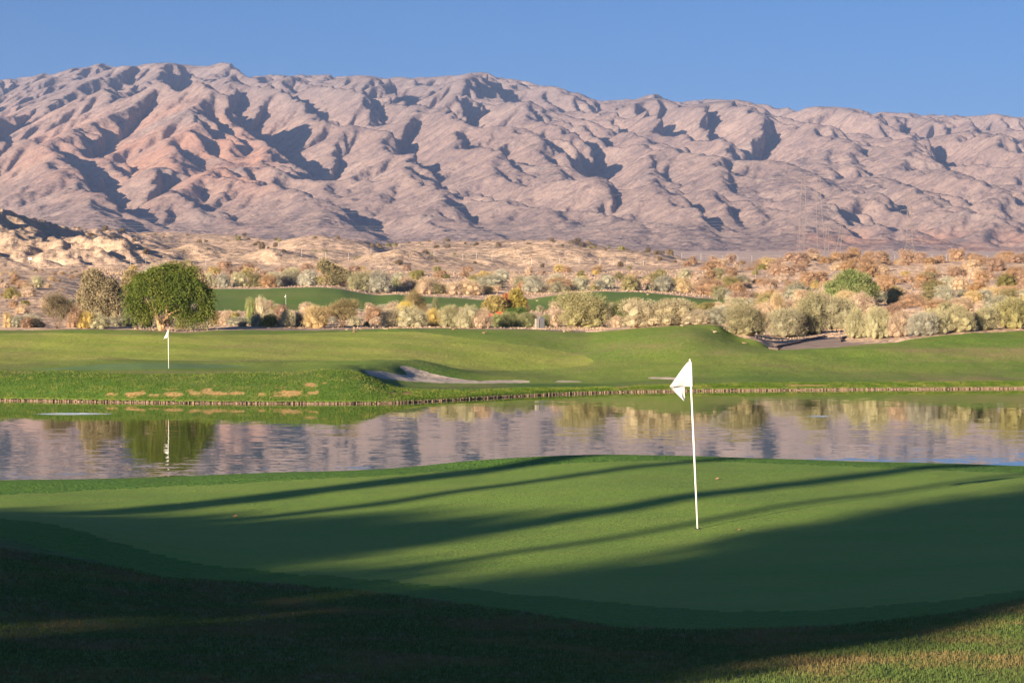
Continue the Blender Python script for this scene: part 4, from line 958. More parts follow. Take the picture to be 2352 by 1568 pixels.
# olive tamarisk behind, two crowns
Lt = [LB(215, 640, 30, 30, 0, None, 235, 735, 190.), LB(235, 660, 40, 34, 0, None, 235, 735, 190.), LB(258, 670, 26, 34, .3, None, 235, 735, 190.), LB(200, 675, 24, 34, -.2, None, 235, 735, 190.), LB(225, 700, 42, 30, 0, None, 235, 735, 190.), LB(265, 705, 18, 28, -.4, None, 235, 735, 190.), LB(212, 618, 18, 13, 0, None, 235, 735, 190.), LB(185, 705, 18, 22, .2, None, 235, 735, 190.), LB(252, 640, 16, 14, .2, None, 235, 735, 190.)]
tree('tamarisk_tree', 235, 190., Lt, [((0, 0, -.1), (-.6, 0, 3.2), .14, .04), ((0, 0, -.1), (.5, .1, 2.8), .12, .04), ((0, 0, -.1), (-1.2, 0, 1.8), .09, .03)], 'tamarisk', 5200, 'tall olive brown tamarisk with two feathery crowns left of the big green tree', bark=BARKD, sl=.34, sw=.026, nl=4, up=.8, jit=.35, core=.72, fill=.4)
Lt = [LB(302, 632, 16, 14, 0, None, 300, 735, 215.), LB(318, 645, 16, 18, 0, None, 300, 735, 215.), LB(294, 655, 14, 22, 0, None, 300, 735, 215.), LB(305, 685, 18, 30, 0, None, 300, 735, 215.)]
tree('tamarisk_tree', 300, 215., Lt, [((0, 0, -.1), (0, 0, 3.2), .10, .04)], 'tamarisk', 1800, 'small olive tamarisk peeking out behind the left side of the big green tree', bark=BARKD, sl=.34, sw=.028, nl=4, up=.8, jit=.35, core=.72, fill=.4)
Lt = [LB(400, 612, 24, 12, 0, None, 420, 735, 215.), LB(440, 625, 26, 18, 0, None, 420, 735, 215.), LB(462, 650, 14, 20, 0, None, 420, 735, 215.), LB(420, 670, 30, 40, 0, None, 420, 735, 215.)]
tree('tamarisk_tree', 420, 215., Lt, [((0, 0, -.1), (0, 0, 3.2), .10, .04)], 'tamarisk', 2200, 'straw coloured tamarisk whose top shows over the big green tree', bark=BARKD, sl=.34, sw=.028, nl=4, up=.8, jit=.5, core=.66, fill=.5)
# round green palo verde on the right
Y = 262.; Lp = [LB(1958, 652, 46, 32, 0, None, 1960, 700, Y), LB(1925, 668, 26, 22, 0, None, 1960, 700, Y), LB(1992, 668, 30, 28, 0, None, 1960, 700, Y), LB(1960, 675, 44, 24, -.6, None, 1960, 700, Y), LB(1952, 630, 20, 12, 0, None, 1960, 700, Y), LB(1908, 660, 14, 14, 0, None, 1960, 700, Y)]
tree('palo_verde', 1960, Y, Lp, [((0, 0, -.1), (-.8, 0, 1.5), .12, .05), ((0, 0, -.1), (.9, .2, 1.4), .12, .05), ((0, 0, -.1), (.1, 0, 2.2), .1, .04)], 'deep2', 4200, 'round fresh green palo verde standing alone among rusty brush on the right', bark=BARK, sl=.5, sw=.03, nl=4, up=.5, jit=.5, core=.74, fill=.4) if False else None
LM['deep2'] = m_leaf('palo_verde_leaf', (.08, .12, .035), (.19, .22, .08), (.25, .26, .11), var=.05)
tree('palo_verde', 1960, Y, Lp, [((0, 0, -.1), (-.8, 0, 1.5), .12, .05), ((0, 0, -.1), (.9, .2, 1.4), .12, .05), ((0, 0, -.1), (.1, 0, 2.2), .1, .04)], 'deep2', 4200, 'round fresh green palo verde standing alone among rusty brush on the right', bark=BARK, sl=.5, sw=.03, nl=4, up=.5, jit=.5, core=.74, fill=.4, zmin=.05)
# autumn coloured group in the middle
Y = 250.
def LA(u, v, ru, rv, u0): return LB(u, v, ru, rv, 0, None, u0, 712, Y)
tree('autumn_tree', 1135, Y, [LA(1138, 680, 26, 20, 1135), LA(1120, 690, 15, 18, 1135), LA(1150, 692, 16, 16, 1135), LA(1128, 700, 20, 12, 1135)], [((0, 0, 0), (0, 0, 1.3), .07, .03)], 'mustard', 1500, 'mustard yellow leaved small tree, left of the red one', sl=.35, sw=.03, nl=4, core=.7, fill=.4)
tree('autumn_tree', 1163, Y + 2.5, [LA(1163, 668, 16, 12, 1163), LA(1170, 676, 10, 12, 1163), LA(1158, 690, 12, 14, 1163)], [((0, 0, 0), (0, 0, 1.6), .06, .03)], 'red', 900, 'coral red leaved small tree between two yellow ones', sl=.32, sw=.03, nl=4, core=.7, fill=.4)
tree('autumn_tree', 1190, Y + 1, [LA(1186, 662, 16, 16, 1190), LA(1192, 680, 18, 20, 1190), LA(1180, 694, 18, 14, 1190)], [((0, 0, 0), (0, 0, 1.6), .07, .03)], 'mustard', 1400, 'olive yellow small tree, right of the red one', sl=.35, sw=.03, nl=4, core=.7, fill=.4)
tree('deep_green_shrub', 1184, Y - 2.5, [LA(1178, 700, 14, 9, 1184), LA(1196, 700, 14, 10, 1184)], [((0, 0, 0), (0, 0, .5), .05, .03)], 'deep', 700, 'deep green shrub at the foot of the autumn trees', 'shrub', sl=.3, sw=.03, nl=4, core=.75)
# dark green tree beyond the distant lawn
Y = 478.
tree('roadside_tree', 768, Y, [LB(745, 612, 14, 12, 0, None, 768, 658, Y), LB(757, 622, 18, 14, 0, None, 768, 658, Y), LB(778, 636, 22, 18, 0, None, 768, 658, Y), LB(766, 646, 24, 12, 0, None, 768, 658, Y), LB(795, 634, 10, 10, 0, None, 768, 658, Y)], [((0, 0, 0), (-1, 0, 3), .16, .06), ((0, 0, 0), (1, 0, 2.4), .14, .05)], 'olive', 1700, 'dark green tree behind the distant lawn', sl=.9, sw=.07, nl=4, core=.72, fill=.4)
# thin bare saplings
for (u, v0, v1, Y_) in ((762, 660, 715, 300.), (800, 690, 718, 300.)):
    pass
# ---- trees behind the camera whose shadows lie over the near green
def sw_(s, t): return (s * math.cos(SAZ) + t * math.sin(SAZ), -s * math.sin(SAZ) + t * math.cos(SAZ))
def col_tree(s, t, wd, h, lab, p=0):
    x, y = sw_(s, t); z = gz(x, y); r = empty('shade_tree', (x, y, z)); g = np.random.default_rng(int(abs(s) * 10))
    L = []
    for k in range(7):
        f = k / 6; L.append((g.normal() * .1 * wd, g.normal() * .1 * wd, h * (.08 + .80 * f), wd * .5 * (1 - .12 * f ** 3), wd * .5, h * .13 + .25))
    link('crown', leaf_mesh('crown', L, 2600, int(abs(s) * 10), sl=.8, sw=.07, nl=5, core=.9, fill=.15), LM['deep'], r)
    m = MB(); m.tube([(0, 0, -.2), (0, 0, h * .8)], [.25, .08], 8); m.build('trunk', BARKD, r, True)
    tag(r, lab, 'tree', 'shade trees beside the viewpoint')
T0 = -20.; HX = 12 * math.tan(SEL)
for s_, wd, h in ((-30.5, 3.6, 5.0), (-27.6, 3.6, 5.2), (-24.9, 3.4, 5.5), (-22.6, 3.0, 5.9), (-20.6, 2.8, 6.3), (-19.1, 2.2, 6.4), (-16.95, 2.5, 5.15)):
    col_tree(s_, T0, wd, h + HX - .75, 'dense dark evergreen of the lower hedge beside the viewpoint')
for s_, wd, h in ((-14.15, 2.5, 14.), (-12.6, 3.2, 13.4), (-11.4, 2.8, 12.5), (-10.55, 2.0, 11.)):
    col_tree(s_, T0 + .6, wd, h + HX, 'tall dense evergreen beside the viewpoint')
def palm(s, t, r0, h, lab):
    x, y = sw_(s, t); z = gz(x, y); r = empty('fan_palm', (x, y, z)); m = MB()
    m.tube([(0, 0, -.3), (.05, 0, h * .3), (0, .05, h * .7), (0, 0, h)], [r0 * 1.2, r0, r0 * .95, r0 * .8], 14); m.build('trunk', BARKD, r, True)
    f = MB(); g = np.random.default_rng(int(h * 10))
    for k in range(34):
        a = g.uniform(0, 6.28); e = g.uniform(-.9, 1.1); L = g.uniform(1.1, 1.7); w = .45
        d = np.array([math.cos(a) * math.cos(e), math.sin(a) * math.cos(e), math.sin(e)]); sd = np.array([-math.sin(a), math.cos(a), 0]) * w; p = np.array([0, 0, h])
        f.add([p, p + d * L * .6 - sd, p + d * L + (0, 0, -.25), p + d * L * .6 + sd], [(0, 1, 2, 3)])
    me = f.mesh('fronds'); link('fronds', me, PALMM, r); tag(r, lab, 'palm', 'tall palms beside the viewpoint')
PALMM = m_simple('palm_frond', (.10, .14, .04), .7, .2)
for s_, r0, h in ((-24.45, .48, 17.), (-22.25, .22, 16.5), (-18.75, .32, 18.), (-17.0, .13, 15.5)):
    palm(s_, T0 - 1.5, r0, h + HX, 'tall slender fan palm beside the viewpoint')
print('trees', round(time.time() - _T0, 1))
# ================================================================ THINGS
WHITE = m_simple('white_paint', (.86, .85, .83), .45, .4, .03)
def m_cloth():
    n = NT('flag_cloth'); d = n.n('ShaderNodeBsdfPrincipled', {'Base Color': (.86, .85, .86, 1), 'Roughness': .8}); t = n.n('ShaderNodeBsdfTranslucent', {'Color': (.8, .8, .8, 1)})
    mx = n.n('ShaderNodeMixShader', {0: .25}); n.t.links.new(d.outputs[0], mx.inputs[1]); n.t.links.new(t.outputs[0], mx.inputs[2]); n.t.links.new(mx.outputs[0], n.out.inputs[0]); return n.m
CLOTH = m_cloth(); REDP = m_simple('red_paint', (.62, .07, .03), .35, .5, .08); BLK = m_simple('dark_rubber', (.03, .03, .03), .7, .3); GREY = m_simple('grey_metal', (.15, .155, .17), .5, .4, .08); LGREY = m_simple('pale_metal', (.27, .25, .225), .5, .4, .06)
CONC = m_simple('pad_concrete', (.45, .35, .25), .9, .2); YEL = m_simple('yellow_paint', (.7, .38, .04), .5, .3)
HOLESHADE = m_simple('cup_shade', (.02, .02, .018), .9, .05); CUPW = m_simple('cup_rim', (.6, .6, .58), .6, .3)  # near-black colour of a flat disc paints the shade inside the cup
def flagstick(u, v, Y0, Y1, top_dx, label, H=2.13, scale=1.0, near=False, folded=True):
    x, y, z = at(u, v, Y0, Y1); r = empty('flagstick', (x, y, z))
    m = MB(); R0 = .0095 if near else .0125
    m.tube([(0, 0, -.08), (top_dx * .5, 0, H * .5), (top_dx, 0, H)], [R0 * 1.15, R0 * 1.3, R0 * 1.0], 12); m.tube([(top_dx, 0, H), (top_dx * 1.005, 0, H + .012), (top_dx * 1.01, 0, H + .03)], [.007, .014, .004], 10)
    m.build('pole', WHITE, r, True)
    # cloth: pennant-like sheet hanging from a sleeve, its fly edge folded down
    g = []
    if near:   # outline measured in picture units (1 unit = Y/FOC), sampled as a sheet with folds
        q = y / FOC
        A = lambda uu, vv: ((uu - u) * q, (v - vv) * q)
        top = [A(1576.5, 833.5), A(1537.5, 887.5), A(1572.5, 920.5)]      # upper corner, left corner, lowest tip
        def sheet(P, name, fold, par, off):
            n1, n2 = 16, 12; V = []; F = []
            for i in range(n1 + 1):
                for j in range(n2 + 1):
                    a = i / n1; b = j / n2
                    l_ = np.array(P[0]) * (1 - a) + np.array(P[1]) * a; r_ = np.array(P[3]) * (1 - a) + np.array(P[2]) * a
                    p = l_ * (1 - b) + r_ * b
                    yy_ = off + fold * (math.sin(b * 7 + a * 3) * .012 * (1 - b * .6) + .02 * math.sin(a * 5 + b * 2) * (1 - b))
                    V.append((p[0], yy_, p[1])); F += [] if i == n1 or j == n2 else [(i * (n2 + 1) + j, i * (n2 + 1) + j + 1, (i + 1) * (n2 + 1) + j + 1, (i + 1) * (n2 + 1) + j)]
            return V, F
        c = MB()
        # main panel: sleeve edge on the right, running to the left corner
        V, F_ = sheet([A(1579, 831), A(1537.5, 887.5), A(1589.3, 887.5), A(1586.5, 831)], 'a', 1., r, -.012); c.add(V, F_)
        # folded under tail hanging below
        V, F_ = sheet([A(1537.5, 887.5), A(1571, 920.8), A(1572.6, 919), A(1573.8, 887)], 'b', 1.6, r, .006); c.add(V, F_)
        c.tube([(A(1586.6, 831)[0] - .002, 0, A(0, 831)[1]), (A(1590, 888)[0] - .004, 0, A(0, 887.5)[1])], [.015, .018], 12, cap=False)
        f = link('flag', c.mesh('flag', True), CLOTH, r); so = f.modifiers.new('thick', 'SOLIDIFY'); so.thickness = .0015
        s_ = MB(); s_.box((A(1583.0, 840)[0] - .004, -.030, A(0, 840)[1]), (.0035, .002, .026)); s_.build('stitched_tag', REDP, f)
        ring = MB(); N = 28
        for k in range(N):
            a0, a1 = 2 * math.pi * k / N, 2 * math.pi * (k + 1) / N
            V = [(rr * math.cos(a), rr * math.sin(a), 0) for rr in (.054, .058) for a in (a0, a1)]
            b0 = (r.location.x, r.location.y)
            V = [(p[0], p[1], gz(b0[0] + p[0], b0[1] + p[1]) - z + .006) for p in V]; ring.add(V, [(0, 1, 3, 2)])
        disc = MB(); V = [(0, 0, .004)] + [(.054 * math.cos(2 * math.pi * k / N), .054 * math.sin(2 * math.pi * k / N), 0) for k in range(N)]
        V = [(p[0], p[1], gz(b0[0] + p[0], b0[1] + p[1]) - z + .005) for p in V]; disc.add(V, [(0, k + 1, (k + 1) % N + 1) for k in range(N)])
        h_ = empty('hole_cup', (x, y, z)); disc.build('opening_shade', HOLESHADE, h_); ring.build('rim', CUPW, h_); tag(h_, 'hole cup cut in the near green around the foot of the flagstick', 'golf hole')
    else:
        q = y / FOC; k = scale
        c = MB(); n1, n2 = 8, 6; V = []; F_ = []
        P = [(top_dx, H), (top_dx - .32 * k, H - .66 * k), (top_dx - .10 * k, H - .56 * k), (top_dx + .01, H - .50 * k)]
        for i in range(n1 + 1):
            for j in range(n2 + 1):
                a = i / n1; b = j / n2; l_ = np.array(P[0]) * (1 - a) + np.array(P[1]) * a; r_ = np.array(P[0]) * (1 - a) + np.array(P[3]) * a
                p = l_ * (1 - b) + r_ * b; V.append((p[0], .03 * math.sin(b * 6) * a, p[1]))
        F_ = [(i * (n2 + 1) + j, i * (n2 + 1) + j + 1, (i + 1) * (n2 + 1) + j + 1, (i + 1) * (n2 + 1) + j) for i in range(n1) for j in range(n2)]
        c.add(V, F_); f = link('flag', c.mesh('flag', True), CLOTH, r); so = f.modifiers.new('thick', 'SOLIDIFY'); so.thickness = .004
    tag(r, label, 'flagstick'); return r
flagstick(1603, 1214, 25, 40, -.102, 'tall white flagstick with folded white flag on the near green', near=True)
flagstick(387.5, 846, 128, 136, -.03, 'white flagstick with drooping flag on the green across the lake', scale=.8)
flagstick(656.5, 706, 380, 440, .0, 'farthest tiny white flagstick before the distant fairway', scale=.8)
# utility boxes
def cabinet(u0, u1, vt, vb, dep, mat, label, Yo=0.0, rz=.45):
    uc = (u0 + u1) / 2; y = float(np.interp(uc, _ug, EDGE)) + 5.2 + Yo; x = (uc - CU) / FOC * y; z = gz(x, y); wd = (u1 - u0) / FOC * y * .86; h = CH - (vt - HV) / FOC * y - z
    r = empty('utility_box', (x, y, z), rz); b = MB(); b.box((0, 0, h / 2 + .05), (wd, dep, h - .1)); b.build('body', mat, r)
    l_ = MB(); l_.add([(-wd / 2 - .02, -dep / 2 - .02, h), (wd / 2 + .02, -dep / 2 - .02, h), (wd / 2 + .02, dep / 2 + .02, h), (-wd / 2 - .02, dep / 2 + .02, h), (-wd / 2 + .03, -dep / 2 + .03, h + .05), (wd / 2 - .03, -dep / 2 + .03, h + .05), (wd / 2 - .03, dep / 2 - .03, h + .05), (-wd / 2 + .03, dep / 2 - .03, h + .05)], [(0, 3, 2, 1), (4, 5, 6, 7), (0, 1, 5, 4), (1, 2, 6, 5), (2, 3, 7, 6), (3, 0, 4, 7)]); l_.build('lid', mat, r)
    d = MB(); d.box((0, -dep / 2 - .006, h * .5), (wd * .8, .008, h * .74)); d.build('door', mat, r)
    p = MB(); p.box((0, 0, .02), (wd + .22, dep + .25, .16)); p.build('pad', CONC, r); tag(r, label, 'utility box')
cabinet(1229, 1238, 733, 752, .26, LGREY, 'narrow pale utility box, lower left one of the pair by the path')
cabinet(1236, 1250, 729, 752, .38, GREY, 'taller grey utility box, right one of the pair by the path', .25)
# red mower parked half hidden
y = 200.; x = (1137 - CU) / FOC * y; z = gz(x, y); r = empty('utility_mower', (x, y, CH - (730 - HV) / FOC * y - .35), .25)
b = MB(); b.box((.1, 0, .40), (1.1, .9, .14)); b.build('chassis', BLK, r)
b = MB(); b.box((.38, 0, .64), (.44, .6, .30)); b.box((.38, 0, .81), (.36, .5, .05)); b.build('engine_hood', REDP, r)
b = MB(); b.box((-.42, 0, .60), (.30, .62, .22)); b.box((-.50, 0, .72), (.12, .62, .06)); b.build('front_cowl', REDP, r)
b = MB(); b.tube([(-.7, 0, .80), (0.0, 0, .80)], .02, 8); b.tube([(-.30, 0, .55), (-.25, 0, .80)], .02, 8); b.build('steering_bar', BLK, r)
b = MB(); b.box((-.36, 0, .36), (.34, .8, .10)); b.build('deck', YEL, r)
for (wx, wy) in ((-.42, -.5), (-.42, .5), (.48, -.5), (.48, .5)):
    w_ = MB(); w_.tube([(wx, wy - .09, .26), (wx, wy - .07, .26), (wx, wy + .07, .26), (wx, wy + .09, .26)], [.20, .26, .26, .20], 18); o_ = w_.build('wheel', BLK, r, True)
    h_ = MB(); h_.tube([(wx, wy - .10, .26), (wx, wy + .10, .26)], .09, 12); h_.build('hub', LGREY, o_)
tag(r, 'red and black utility mower half hidden behind tan shrubs', 'mower')
# birds
BIRD = {}
def bird_mesh(kind):
    g = MB(); P = [(-.17, 0, .10, .012), (-.12, 0, .105, .035), (-.03, 0, .10, .065), (.06, 0, .10, .065), (.11, 0, .12, .045), (.135, 0, .165, .024), (.15, 0, .205, .026), (.175, 0, .215, .024), (.195, 0, .21, .012)]
    if kind == 1: P = [(-.17, 0, .12, .012), (-.12, 0, .115, .035), (-.03, 0, .10, .065), (.06, 0, .09, .06), (.12, 0, .08, .04), (.16, 0, .06, .024), (.20, 0, .045, .026), (.225, 0, .03, .022), (.24, 0, .02, .012)]
    g.tube([p[:3] for p in P], [p[3] for p in P], 10); return g.mesh('body', True)
BM = [bird_mesh(0), bird_mesh(1)]; BMAT = [m_simple('brown_feather', (.24, .165, .11), .8, .2, .3, 12), m_simple('pale_feather', (.33, .26, .19), .8, .2, .3, 12)]
for b_ in BM: b_.materials.append(BMAT[0])
BM2 = [b_.copy() for b_ in BM]
for b_ in BM2: b_.materials.clear(); b_.materials.append(BMAT[1])
beak = MB(); beak.tube([(.19, 0, .208), (.225, 0, .202)], [.009, .004], 6); BK = beak.mesh('beak'); BK.materials.append(BLK)
beak = MB(); beak.tube([(.235, 0, .025), (.262, 0, .008)], [.009, .004], 6); BK2 = beak.mesh('beak'); BK2.materials.append(BLK)
lg = MB(); lg.tube([(0, .02, .05), (.005, .02, 0)], .005, 5); lg.tube([(0, -.02, .05), (.005, -.02, 0)], .005, 5); LGM = lg.mesh('legs'); LGM.materials.append(YEL)
BIRDS = [(797, 759.2, 0, 1, .3, 1, 'leftmost duck at the top of the fairway near the path'), (813, 758.6, 0, 0, 2.9, 1, 'second duck from the left by the path edge'), (830, 757.2, 1, 0, .2, 1, 'feeding duck, third from the left by the path edge'),
         (814.6, 765, 0, 0, .6, 1.25, 'upright duck standing below the group by the path'), (885, 757.4, 1, 1, 0, 1, 'small pale duck at the lawn edge below the whitish shrub'), (1041, 758.2, 0, 0, 2.6, 1, 'lone duck at the lawn edge left of the red mower'),
         (1112.5, 767.5, 0, 0, .4, 1.2, 'dark duck out on the grass below the red mower'), (1295.5, 763.5, 0, 1, 2.7, .95, 'pale duck, left of the pair below the big yellow green bush'), (1306, 762.4, 1, 0, .3, 1.1, 'dark duck, right of the pair below the big yellow green bush'),
         (1641.5, 765, 0, 1, 2.9, 1.2, 'duck on the hillock left of the round sandy bush'), (1567, 750.5, 0, 1, .2, 1.2, 'duck on the crest in front of the cream mound'), (1709, 790, 1, 0, 0, 1, 'small duck on the grass right of the hillock'),
         (923, 678, 0, 1, 0, 2.0, 'bird at the upper rim of the distant lawn'), (1460, 691, 0, 1, .5, 2.0, 'bird in the middle of the distant lawn'), (1487.6, 678, 0, 1, 2.8, 2.0, 'bird near the top of the distant lawn'), (1233.7, 692.5, 0, 1, 2.8, 2.0, 'bird on the distant lawn right of the autumn trees'), (845, 677, 0, 1, 1, 1.8, 'bird on the slope of the distant lawn')]
for (u, v, k, pale, rz, sc, lab) in BIRDS:
    if v < 700: x, y, z = at(u, v, 395, 449)
    else: x, y, z = at(u, v, 150, float(np.interp(u, _ug, EDGE)) - .6)
    r = empty('duck', (x, y, z), rz); r.scale = (sc * .85,) * 3
    for me, nm in (((BM2 if pale else BM)[k], 'body'), (BK2 if k else BK, 'beak'), (LGM, 'legs')):
        o_ = bpy.data.objects.new(nm, me); COL.objects.link(o_); o_.parent = r
    tag(r, lab, 'duck', 'ducks on the grass')
# dead leaves on the near green
LEAFM = m_simple('dead_leaf', (.24, .15, .09), .8, .1)
for (u, v, sc, lab) in ((1647, 1101, 1., 'curled brown leaf lying on the green right of the near flagstick'), (540, 1187, 1.1, 'brown leaf lying on the left part of the near green'), (1697, 1218, .6, 'tiny pale leaf lying right of the hole')):
    x, y, z = at(u, v, 24, 42); m = MB(); q = .021 * sc
    m.add([(-q * 1.6, 0, .012), (0, -q, .004), (q * 1.7, 0, .02), (0, q, .03 * sc), (0, 0, .004)], [(0, 1, 4), (1, 2, 4), (2, 3, 4), (3, 0, 4)]); o_ = m.build('dead_leaf', LEAFM); o_.location = (x, y, z + .004)
    so = o_.modifiers.new('thick', 'SOLIDIFY'); so.thickness = .003; tag(o_, lab, 'leaf')
# shore edging: small stakes and stones set in a row, far too many to count
g = np.random.default_rng(5); V = []; Fq = []
uu = np.arange(-500, 2900, .62); nV = 0
for u in uu:
    Ys = float(np.interp(u, _ug, SHORE)); u2 = u + g.normal() * .4; x = (u2 - CU) / FOC * Ys; w_ = g.uniform(.006, .02) * 1.3; d_ = g.uniform(.08, .14); h = g.uniform(.02, .115); y0 = Ys - .16 + g.normal() * .05; lx = g.normal() * .02
    if g.random() < .25 + .2 * math.sin(u / 31.): continue
    c = [(x - w_, y0 - d_, -.25), (x + w_, y0 - d_, -.25), (x + w_, y0 + d_ + .35, -.25), (x - w_, y0 + d_ + .35, -.25), (x - w_ * .7 + lx, y0 - d_ * .5, h * .9), (x + w_ * .7 + lx, y0 - d_ * .5, h), (x + w_ * .8 + lx, y0 + d_ + .3, h), (x - w_ * .8 + lx, y0 + d_ + .3, h * .9)]
    V += c; Fq += [(nV + a, nV + b, nV + c_, nV + d) for a, b, c_, d in ((4, 5, 6, 7), (0, 1, 5, 4), (1, 2, 6, 5), (2, 3, 7, 6), (3, 0, 4, 7))]; nV += 8
me = mesh_np('shore_stones', np.array(V), np.array(Fq), False)
add_attr(me, 'leafrand', np.repeat(g.random(nV // 8), 8)); add_attr(me, 'clump', np.full(nV, .2))
tag(link('shore_stones', me, m_leaf('stone_edge', (.12, .085, .06), (.38, .27, .18), var=.01)), 'pale stones and stakes lining the far shore of the lake', 'shore stones', kind='stuff')
# overhanging grass fringe on the far bank
def fringe(name, n, gen, hgt, wid, mat, seed, label, cat='grass'):
    g = np.random.default_rng(seed); X, Y, hs = gen(g, n); Z = ground(X, Y); m = len(X); Vv = []; lr = []
    for q in range(3):
        a = g.uniform(0, 6.28, m); h = hgt * hs * g.uniform(.5, 1.2, m); lean = g.uniform(.1, .7, m) * h
        b = np.stack([X + g.normal(size=m) * wid, Y + g.normal(size=m) * wid, Z - .01], 1); t = b + np.stack([lean * np.cos(a), lean * np.sin(a), h], 1)
        s = np.stack([-np.sin(a), np.cos(a), 0 * a], 1) * (wid * .35 * hs)[:, None]
        Vv.append(np.stack([b - s, b + s, t + s * .15, t - s * .15], 1)); lr.append(np.repeat(g.random(m), 4))
    Vv = np.concatenate(Vv).reshape(-1, 3); me = mesh_np(name, Vv, np.arange(len(Vv)).reshape(-1, 4), False)
    add_attr(me, 'leafrand', np.concatenate(lr)); add_attr(me, 'clump', np.repeat(np.clip(.5 + fbm(X / 1.2, Y / 1.2, 3, seed), 0, 1), 4).reshape(-1, 4).repeat(1, 0).ravel().tolist() * 3 if False else np.tile(np.repeat(np.clip(.5 + .8 * fbm(X / 1.1, Y / 1.1, 3, seed), 0, 1), 4), 3))
    return tag(link(name, me, mat), label, cat, kind='stuff')
def gen_bank(g, n):
    u = g.uniform(-60, 2420, n); Ys = np.interp(u, _ug, SHORE); wdt = np.interp(u, [0, 800, 1100, 1500, 2352], [6.5, 6.5, 3, 1.6, 1.6]); y = Ys + .25 + g.random(n) ** 1.3 * wdt; x = (u - CU) / FOC * y; z = ground(x, y); v = HV + FOC * (CH - z) / y; k = np.ones(n, bool)
    for (pu, pv, ru, rv) in PATCH: k &= ((u - pu) / ru) ** 2 + ((v - pv) / rv) ** 2 > .9
    return x[k], y[k], np.full(k.sum(), 1.)
BANKG = m_leaf('bank_grass', (.05, .095, .014), (.11, .16, .028), (.16, .18, .045), var=.01)
fringe('bank_grass', 34000, gen_bank, .075, .035, BANKG, 81, 'longer tufty grass on the far bank above the shore stones')
def gen_rough(g, n):
    y = 14 + 11.5 * g.random(n) ** .9; x = g.uniform(-.235, .235, n) * y
    z = ground(x, y); c, U, V = classify(x, y, z); k = (c == 0) & ~in_poly(U, V, P_COLLAR); return x[k], y[k], np.full(k.sum(), 1.)
ROUGHG = m_leaf('rough_blades', (.04, .085, .016), (.11, .155, .03), (.17, .13, .045), var=.01)
fringe('rough_blades', 110000, gen_rough, .034, .009, ROUGHG, 82, 'longer rough grass in the shaded foreground')
# kerbs along the cart path at the bend
KERB = m_simple('kerb_concrete', (.16, .12, .11), .9, .2)
def kerb(pts, label):
    m = MB(); W = []
    for (u, v) in pts: x, y, z = at(u, v, 160, 195); W.append((x, y, z))
    W = [np.array(p) for p in W]; P = []
    for i in range(len(W) - 1):
        for t in np.linspace(0, 1, 5)[:-1]: P.append(W[i] * (1 - t) + W[i + 1] * t)
    P.append(W[-1]); V = []; F_ = []
    for i, p in enumerate(P):
        t = P[min(i + 1, len(P) - 1)] - P[max(i - 1, 0)]; t[2] = 0; t /= np.linalg.norm(t); s = np.array([-t[1], t[0], 0]) * .08; zz = gz(p[0], p[1]); q = np.array([p[0], p[1], zz])
        V += [q - s - (0, 0, .1), q - s + (0, 0, .13), q + s + (0, 0, .13), q + s - (0, 0, .1)]
        if i: o = (i - 1) * 4; F_ += [(o, o + 4, o + 5, o + 1), (o + 1, o + 5, o + 6, o + 2), (o + 2, o + 6, o + 7, o + 3)]
    m.add(V, F_); tag(m.build('kerb', KERB), label, 'kerb')
kerb([(1790, 804), (1768, 801), (1785, 797), (1818, 791), (1850, 783), (1880, 777), (1893, 773)], 'dark kerb along the left side of the path bend')
kerb([(1955, 773), (1938, 776), (1930, 780), (1934, 785)], 'short curved dark kerb on the right side of the path bend')
# ---- fence with posts and wires below the hills
FP = m_simple('fence_steel', (.42, .40, .36), .6, .4); r = empty('wire_fence', ((0), 705., gz(0, 705))); R0z = r.location.z
pu = [8, 42, 68, 98, 135, 246, 300] + list(range(335, 560, 46)) + [640, 693, 748, 800, 852, 905, 997, 1063, 1094, 1130, 1176 + 45, 1285, 1330, 1378, 1410, 1440, 1478, 1566, 1610, 1660, 1695, 1727] + [1764 + i * .27465 for i in (95, 205, 265, 330, 677, 912, 1060, 1265, 1370, 1492, 1590, 1722, 1835, 1950, 2090)]
tops = []
for k, u in enumerate(pu):
    y = 640. if u < 140 else 655. if u < 560 else 690. if u < 1500 else 722.; x = (u - CU) / FOC * y; z = gz(x, y); m = MB()
    m.tube([(x, y - 705, z - .3 - R0z), (x, y - 705, z + 2.15 - R0z)], .045, 6); m.build('post', FP, r); tops.append((x, y - 705, z - R0z))
for h in (2.1, 1.4, .7):
    m = MB()
    m.tube([(p[0], p[1], p[2] + h) for p in tops], .012, 4); m.build('wire', FP, r)
tag(r, 'long thin steel post fence running below the low sand hills', 'fence')
y = 639.7; x = (69 - CU) / FOC * y; m = MB(); m.box((0, 0, 1.75), (.75, .03, .5)); o_ = m.build('sign_panel', WHITE, r); o_.location = (x, y - 705, gz(x, y) - R0z)
